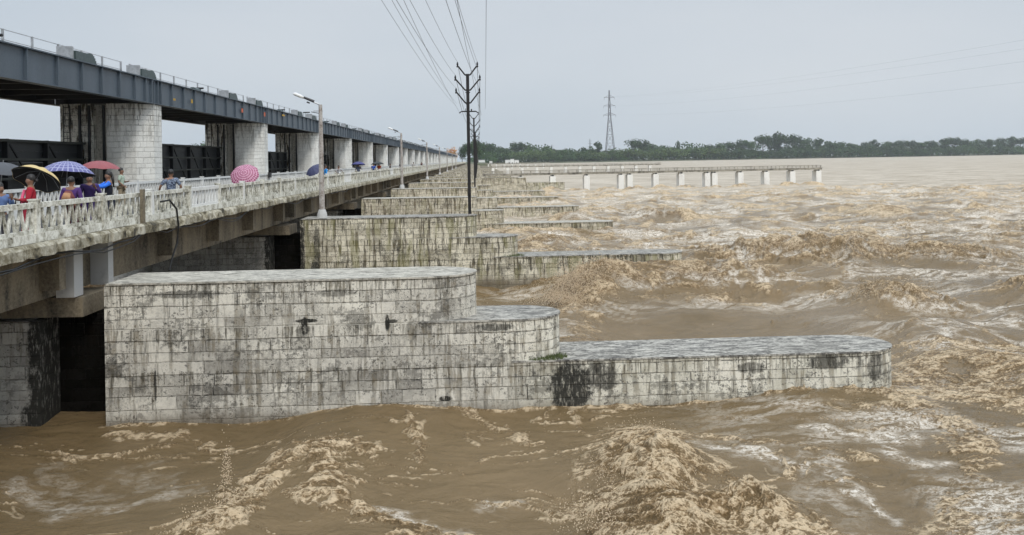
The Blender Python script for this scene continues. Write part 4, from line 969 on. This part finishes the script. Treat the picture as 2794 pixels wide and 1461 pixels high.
def person(loc, rz, label, shirt, pants, armL, armR, skirt=None, lean=0.0, hair='short', scale=1.0, sleeves=True, walk=.0, name='person', cat='person', sleeve_mat=None):
    """faces local -Y; arms given as (elbow, wrist) in local metres"""
    t = Vector; vs = []; es = []; rd = []
    def add(p, r, pr=None):
        vs.append(tuple(p)); rd.append(r)
        if pr is not None: es.append((pr, len(vs)-1))
        return len(vs)-1
    ly = lambda z: -lean*max(0, z-.95)
    P = lambda x_, z, y_=0: t((x_, y_+ly(z), z))
    pel = add(P(0, .93), (.145, .10)); wa = add(P(0, 1.06), (.125, .09), pel); ch = add(P(0, 1.24), (.15, .10), wa); ct = add(P(0, 1.36), (.12, .08), ch)
    nk = add(P(0, 1.43), .050, ct); hd0 = add(P(0, 1.49, -.015), (.062, .07), nk); hd1 = add(P(0, 1.56, -.01), (.078, .092), hd0); hd2 = add(P(0, 1.63, .0), (.066, .08), hd1)
    add(P(0, 1.545, -.105), .014, hd1)
    for sg in (-1, 1): add(P(sg*.082, 1.545, .0), .014, hd1)
    arms = []
    for sg, (el, wr) in ((-1, armL), (1, armR)):
        sh = add(P(sg*.175, 1.36), .055, ct); e = add(t(el), .040, sh); w_ = add(t(wr), .026, e); d = (t(wr)-t(el)).normalized()
        pc, fs = hand_pts(t(wr), d, -sg); pm_ = add(pc, (.036, .020), w_)
        for f in fs:
            pr = pm_
            for q in f: pr = add(q, .009, pr)
        arms.append((vs[sh], vs[e], vs[w_]))
    legs = []
    for sg in (-1, 1):
        st_ = walk*sg; h = add(P(sg*.09, .86), .085, pel); kn = add(t((sg*.095, -.03-st_*.6, .48)), .055, h); an = add(t((sg*.095, st_*-1.0+.02, .085)), .038, kn); add(t((sg*.10, -st_-.13, .03)), (.035, .025), an); legs.append((vs[h], vs[kn], vs[an]))
    root = thing(name, label, cat, loc, rz, 'people on the road bridge'); root.scale = (scale,)*3
    body = skin('body', vs, es, rd, SK, root)
    # garments follow the same joints with more width
    v2 = [vs[0], vs[1], vs[2], vs[3]]; e2 = [(0, 1), (1, 2), (2, 3)]; r2 = [(.165, .125), (.15, .115), (.172, .122), (.135, .095)]
    if sleeves:
        for (a, b_, c) in arms:
            i = len(v2); b_, c = Vector(b_), Vector(c); v2 += [a, tuple(b_), tuple(b_.lerp(c, .9))] if sleeves == 'long' else [a, tuple(Vector(a).lerp(b_, .85))]
            r2 += [.075, .058, .042][:len(v2)-i]; e2.append((3, i)); e2 += [(k, k+1) for k in range(i, len(v2)-1)]
    skin('shirt', v2, e2, r2, shirt, root)
    if skirt:
        b = MB(); n = 14; ring = []
        for z, r_ in ((1.02, .165), (.85, .20), (.5, .235), (skirt, .26)):
            for k in range(n):
                a = 6.283*k/n; q = r_*(1+.06*math.sin(5*a+z*3)); b.v.append((q*math.cos(a), q*.8*math.sin(a)+ly(z), z))
        for i in range(3):
            for k in range(n): b.f.append((i*n+k, i*n+(k+1) % n, (i+1)*n+(k+1) % n, (i+1)*n+k))
        b.f.append(tuple(range(n))); b.f.append(tuple(3*n+n-1-k for k in range(n))); b.build('skirt', pants, root, True)
    else:
        v3 = [tuple(P(0, .95)), *[q for l in legs for q in l]]; skin('trousers', v3, [(0, 1), (1, 2), (2, 3), (0, 4), (4, 5), (5, 6)], [(.155, .12), .098, .075, .058, .098, .075, .058], pants, root)
    # hair: a cap over the skull, with a bun or a plait where the photo shows long hair
    b = MB(); n = 12; m_ = 6
    for i in range(m_+1):
        ph = math.pi*.5*(1-i/m_*1.25); 
        for k in range(n):
            a = 6.283*k/n; fr_ = math.sin(a) < -.35 and ph < .5
            q = .097*math.cos(ph)*(1.0 if not fr_ else .88); b.v.append((q*.92*math.cos(a), q*1.08*math.sin(a)+.008+ly(1.6), 1.60+.115*math.sin(ph)*(.95 if not fr_ else .2)))
    for i in range(m_):
        for k in range(n): b.f.append((i*n+k, (i+1)*n+k, (i+1)*n+(k+1) % n, i*n+(k+1) % n))
    b.f.append(tuple(range(n)))
    if hair == 'long': b.tube([(0, .09+ly(1.5), 1.58), (0, .12+ly(1.4), 1.42), (0, .14+ly(1.25), 1.22)], [.045, .035, .018], 7)
    if hair == 'bun': b.tube([(0, .07+ly(1.5), 1.57), (0, .12+ly(1.5), 1.55), (0, .15+ly(1.5), 1.54)], [.02, .045, .02], 7)
    b.build('hair', HAIR, root, True)
    f = MB()
    for sg in (-1, 1): f.tube([(sg*.03, -.088+ly(1.57), 1.572), (sg*.03, -.098+ly(1.57), 1.572)], [.011, .006], 6)
    f.tube([(-.022, -.088+ly(1.5), 1.50), (.022, -.088+ly(1.5), 1.50)], .006, 5); f.build('face_features', HAIR, root)
    return root
def umb_mat(name, kind, a, b_=None):
    s = NT(name); u, v, _ = s.n('SeparateXYZ', {0: s.n('UVMap', uv_map='UVMap').outputs[0]}).outputs
    if kind == 'plain': col = s.mix(s.noise(s.obj(), 6, 3), tuple(k*.8 for k in a), a)
    else:
        fu = s.math('FRACT', s.math('MULTIPLY', u, 32.0)); fv = s.math('FRACT', s.math('MULTIPLY', v, 6.0))
        l = s.math('MAXIMUM', s.math('LESS_THAN', fu, .24), s.math('LESS_THAN', fv, .24)); col = s.mix(l, a, b_)
    s.set(Base_Color=col, Roughness=.6); return s.m
def umbrella(loc, tilt, label, outer, inner, R=.56, H_=.26, shaft=.72, crease=.0):
    """loc = centre of the canopy rim plane; tilt = (rx, ry)"""
    t = thing('umbrella', label, 'umbrella', loc, group='umbrellas held up on the road bridge'); t.rotation_euler = (tilt[0], tilt[1], random.random()*.7)
    def can(dr):
        b = MB(); b.useuv = True; n = 48; m_ = 8
        for i in range(m_+1):
            f = i/m_
            for k in range(n):
                a = 2*math.pi*k/n; sag = .5-.5*math.cos(8*a)   # cloth hollows between eight ribs
                q = (R-dr)*f*(1-.055*sag*f); z = (H_-dr)*(1-f**2.1)-.018*sag*f*(1-f)*4-(.02*(1-sag) if i == m_ else 0)
                b.v.append((q*math.cos(a), q*math.sin(a), z))
        for i in range(m_):
            for k in range(n):
                k2 = (k+1) % n; b.f.append((i*n+k, (i+1)*n+k, (i+1)*n+k2, i*n+k2)); b.uv.append([(k/n, i/m_), (k/n, (i+1)/m_), ((k+1)/n, (i+1)/m_), ((k+1)/n, i/m_)]); b.dep.append([0]*4)
        return b
    c = can(0).build('canopy', outer, t, True); can(.012).build('lining', inner, c, True)
    b = MB()
    for k in range(8):
        a = 2*math.pi*k/8; b.tube([(0, 0, H_-.03), (.55*R*math.cos(a), .55*R*math.sin(a), H_*.66), (.98*R*math.cos(a), .98*R*math.sin(a), -.01)], .004, 4)
    b.build('ribs', 'galv', c)
    MB().tube([(0, 0, H_+.05), (0, 0, -shaft+.1)], .007, 6).build('shaft', 'galv', t)
    MB().tube([(0, 0, -shaft+.14), (0, 0, -shaft), (.03, 0, -shaft-.03), (.05, 0, -shaft)], .014, 6).build('handle', 'lampdark', t)
    return t
DZ = 4.205
def on(xd, X_):  # spot on the deck seen at photo column xd, on the line x = X_
    a, b_ = pw(xd, 640); k = a/b_; return (X_, X_/k, DZ)
def face(p, q): return math.atan2(q[1]-p[1], q[0]-p[0])+math.pi/2   # turn local -Y towards q
BL = umb_mat('black_lining', 'plain', (.012, .012, .013))
up_arm = lambda s_: ((s_*.26, -.06, 1.12), (s_*.12, -.26, 1.32))
down = lambda s_: ((s_*.25, .02, 1.10), (s_*.24, -.08, .86))
fold = lambda s_: ((s_*.25, -.05, 1.10), (-s_*.02, -.24, 1.12))
railarm = lambda s_: ((s_*.30, -.10, 1.10), (s_*.22, -.36, .98))
def put(xd, X_, *a, **k):
    p = on(xd, X_); return person(p, a[0], *a[1:], **k), p
# 1 far left, blue shirt, grey umbrella
pl, p = put(2, -9.95, R_(60), 'person in a blue shirt at the left frame edge beneath the dark grey umbrella', cloth('blue_shirt', (.10, .16, .33)), cloth('grey_trousers', (.06, .06, .07)), down(-1), up_arm(1), scale=.88, sleeves='long')
umbrella((on(8, -11.2)[0], on(8, -11.2)[1], 5.88), (.05, .1), 'dark grey umbrella at the left frame edge, over the person in a blue shirt', umb_mat('grey_umbrella', 'plain', (.07, .075, .085)), BL, R=.60)
# 2 red sari and the yellow umbrella
pl, p = put(80, -9.95, R_(-65), 'woman in a red shawl with pink sleeves, standing under the yellow umbrella', cloth('red_shawl', (.36, .012, .028)), cloth('red_skirt', (.30, .012, .03)), fold(-1), fold(1), skirt=.08, scale=.97, hair='bun', sleeves='long')
b = MB(); b.tube([(-.10, -.13, 1.34), (-.03, -.17, 1.18), (.05, -.16, 1.0), (.10, -.14, .9)], [.03, .035, .03, .02], 7); b.build('pink_stole', cloth('pink_cloth', (.70, .12, .22)), pl, True)
umbrella((on(92, -10.1)[0], on(92, -10.1)[1]+.05, 5.73), (R_(-24), R_(28)), 'yellow umbrella with black lining, tilted behind the woman in red', umb_mat('yellow_umbrella', 'plain', (.66, .50, .22)), BL, R=.54, H_=.27)
# 3 plaid umbrella, purple clothes and the backpack
pl, p = put(182, -9.85, R_(185), 'person in purple seen from behind, wearing the tan backpack', cloth('purple_top', (.075, .03, .16)), cloth('dark_red_skirt', (.10, .015, .03)), down(-1), down(1), scale=.92, sleeves='long')
bp = thing('backpack', 'tan and brown backpack worn by the person in purple', 'backpack', (p[0]+.02, p[1]-.19, p[2]+.74), R_(5))
b = MB(); b.tube([(0, 0, -.02), (0, -.01, .1), (0, -.01, .32), (0, .02, .48)], [.10, .15, .155, .07], 10); b.build('bag', cloth('maroon_canvas', (.17, .05, .05)), bp, True)
b = MB(); b.tube([(0, -.10, .14), (0, -.11, .28), (0, -.06, .42)], [.09, .115, .08], 10); b.build('front_pocket', cloth('tan_leather', (.40, .22, .12)), bp, True)
pl2, p2 = put(228, -10.25, R_(30), 'person in a dark purple raincoat, right of the backpack wearer', cloth('dark_purple_coat', (.045, .022, .12)), cloth('dark_purple_skirt', (.045, .022, .11)), down(-1), up_arm(1), skirt=.45, scale=.95, hair='long', sleeves='long')
umbrella((on(172, -10.4)[0], on(172, -10.4)[1], 5.82), (R_(-7), R_(5)), 'blue and white checked umbrella over the people in purple', umb_mat('checked_blue_umbrella', 'plaid', (.10, .10, .26), (.30, .31, .47)), BL, R=.66, H_=.33)
# 4 black tunic, blue sleeves, maroon umbrella
pl, p = put(276, -10.6, R_(-55), 'person in a long black tunic with bright blue sleeves, arm stretched out', cloth('black_tunic', (.010, .011, .022)), cloth('black_skirt', (.010, .011, .022)), ((-.26, -.16, 1.26), (-.16, -.46, 1.20)), ((.20, -.16, 1.25), (.02, -.44, 1.22)), skirt=.5, scale=.98, hair='long', sleeves=False)
for sg, el, wr in ((-1, (-.26, -.16, 1.26), (-.16, -.46, 1.20)), (1, (.20, -.16, 1.25), (.02, -.44, 1.22))):
    MB().tube([(sg*.165, 0, 1.35), el, tuple(Vector(el).lerp(Vector(wr), .9))], [.07, .058, .045], 9).build('sleeve', cloth('bright_blue_sleeve', (.03, .17, .75)), pl, True)
umbrella((on(255, -11.6)[0], on(255, -11.6)[1], 5.96), (R_(2), R_(3)), 'plain maroon umbrella over the person in black and blue', umb_mat('maroon_umbrella', 'plain', (.30, .075, .085)), BL, R=.58, H_=.22)
# 5 far side walker
pl, p = put(308, -14.9, R_(100), 'man in a pale green shirt and khaki trousers walking by the far railing', cloth('pale_green_shirt', (.45, .55, .45)), cloth('khaki', (.30, .24, .16)), ((-.22, .05, 1.12), (-.2, -.15, .95)), fold(1), walk=.12, scale=1.02)
# 6 floral shirt
pl, p = put(433, -9.95, R_(200), 'man in a dark blue flowered shirt leaning on the railing, seen from behind', cloth('flowered_shirt', (.012, .018, .045), (.22, .27, .36), 'floral'), cloth('dark_trousers', (.02, .02, .03)), ((-.31, .0, 1.12), (-.26, -.10, .92)), ((.33, .02, 1.13), (.38, -.10, .93)), scale=.98, lean=.05)
# 7 pink umbrella
pl, p = put(624, -11.0, R_(150), 'person in blue hidden beneath the pink checked umbrella', cloth('denim_shirt', (.07, .12, .22)), cloth('denim', (.05, .07, .13)), up_arm(-1), up_arm(1), scale=.92)
q = on(620, -10.7); umbrella((q[0]+.05, q[1]-.25, 5.50), (R_(52), R_(4)), 'pink and maroon checked umbrella tipped towards the viewer', umb_mat('checked_pink_umbrella', 'plaid', (.26, .045, .11), (.62, .36, .46)), umb_mat('pink_lining', 'plain', (.35, .06, .14)), R=.64, H_=.24)
# 8 navy umbrella behind the lamp post, light blue shirt
pl, p = put(822, -10.2, R_(120), 'person in bright light blue just right of the nearest lamp post', cloth('light_blue_shirt', (.03, .25, .62)), cloth('dark_jeans', (.03, .04, .08)), down(-1), up_arm(1), scale=1.0, sleeves='long')
umbrella((on(795, -10.6)[0], on(795, -10.6)[1], 5.54), (R_(30), R_(-28)), 'navy umbrella partly hidden by the nearest lamp post', umb_mat('navy_umbrella', 'plain', (.05, .055, .13)), BL, R=.62)
# 9 motor scooter with rider
def scooter(loc, rz):
    t = thing('motor_scooter', 'small dark motor scooter with its rider, beyond the nearest lamp post', 'motor scooter', loc, rz)
    for yy_ in (-.62, .62):
        b = MB(); n = 16; b.tube([(0, yy_+.25*math.cos(6.283*i/n), .27+.25*math.sin(6.283*i/n)) for i in range(n+1)], .05, 6); wl = b.build('wheel', 'cable', t, True)
        MB().tube([(-.04, yy_, .27), (.04, yy_, .27)], .12, 10).build('hub', 'galv', wl)
    b = MB(); b.tube([(0, .75, .55), (0, .35, .58), (0, .0, .38), (0, -.3, .40), (0, -.45, .75)], [.10, .17, .13, .11, .10], 9); b.build('body', simple('dark_red_paint', (.12, .02, .025), .3), t, True)
    b = MB(); b.box(-.13, .13, .05, .72, .70, .80); b.build('seat', 'cable', t)
    b = MB(); b.bar((-.3, -.38, 1.02), (.3, -.38, 1.02), .03); b.bar((0, -.6, .3), (0, -.38, 1.02), .05); b.build('handlebar', 'galv', t)
    b = MB(); b.tube([(0, -.5, .9), (0, -.58, .88)], [.08, .06], 8); b.build('headlight', 'lampwhite', t); return t
q = on(855, -12.2); scooter(q, R_(20))
vs_rider = person((q[0], q[1], q[2]-.12), R_(20), 'rider in dark and white clothes sitting on the motor scooter', cloth('white_black_shirt', (.03, .03, .035), (.6, .58, .58), 'floral'), cloth('black_trousers', (.015, .015, .018)), ((-.28, -.2, 1.15), (-.27, -.38, 1.08)), ((.28, -.2, 1.15), (.27, -.38, 1.08)), walk=.12, lean=.1)
# 10, 11 further walkers
pl, p = put(905, -11.2, R_(20), 'person in grey-blue walking under the dark blue umbrella', cloth('grey_blue', (.14, .16, .24)), cloth('grey_skirt', (.10, .11, .16)), down(-1), up_arm(1), skirt=.1, scale=1.0)
umbrella((on(905, -11.2)[0], on(905, -11.2)[1], 5.78), (R_(-4), R_(3)), 'dark blue umbrella held by the walker in grey-blue further along', umb_mat('dark_blue_umbrella', 'plain', (.045, .045, .18)), BL, R=.68, H_=.30)
pl, p = put(943, -11.3, R_(160), 'walker in royal blue beside the one in orange', cloth('royal_blue', (.03, .10, .42)), cloth('black_cloth', (.015, .015, .02)), down(-1), down(1), skirt=.1)
pl, p = put(957, -11.0, R_(160), 'walker in bright orange beneath the black umbrella', cloth('bright_orange', (.80, .12, .03)), cloth('orange_skirt', (.60, .10, .03)), down(-1), up_arm(1), skirt=.1)
umbrella((on(953, -11.1)[0], on(953, -11.1)[1], 5.78), (R_(-4), R_(0)), 'black umbrella over the walkers in orange and royal blue', umb_mat('black_umbrella', 'plain', (.025, .032, .032)), BL, R=.74, H_=.28)
pl, p = put(985, -10.6, R_(100), 'dark-clothed person leaning by the railing, past the orange walker', cloth('brown_black', (.03, .02, .02)), cloth('black_cloth2', (.015, .015, .02)), down(-1), down(1), scale=.95)
for i, (xd, X_, c, lb) in enumerate(((1012, -11.5, (.05, .05, .06), 'distant walker in dark grey on the road bridge, near the second lamp'), (1044, -11.0, (.5, .48, .46), 'distant walker in white on the road bridge, left of the third lamp'), (1064, -12.0, (.10, .03, .03), 'distant walker in dark red on the road bridge, by the third lamp'))):
    put(xd, X_, R_(170), lb, cloth('far_cloth_%s' % 'abc'[i], c), cloth('far_trousers_%s' % 'abc'[i], (.03, .03, .04)), down(-1), down(1))
q = on(680, -15.8)
t = thing('junction_box', 'small black box fixed on the far railing, right of the pink umbrella', 'box', (q[0]+.07, q[1], 4.98))
MB().box(-.06, .06, -.28, .28, -.02, .34).build('case', 'lampdark', t); MB().box(-.075, .075, -.30, .30, .343, .37).build('lid', 'black', t)
#--PART4
# ---------------------------------------------------------------- haze
hb_ = MB().box(-3700, 3700, -160, 2420, -3.5, 98)
hm = bpy.data.materials.new('haze'); hm.use_nodes = True; t_ = hm.node_tree; t_.nodes.clear()
pv = t_.nodes.new('ShaderNodeVolumePrincipled'); pv.inputs['Color'].default_value = (.86, .93, 1, 1); pv.inputs['Density'].default_value = .00009; pv.inputs['Anisotropy'].default_value = .3
ou = t_.nodes.new('ShaderNodeOutputMaterial'); t_.links.new(pv.outputs[0], ou.inputs['Volume'])
o = hb_.build('haze', hm); o['kind'] = 'stuff'; o['label'] = 'thin rain haze over the river'
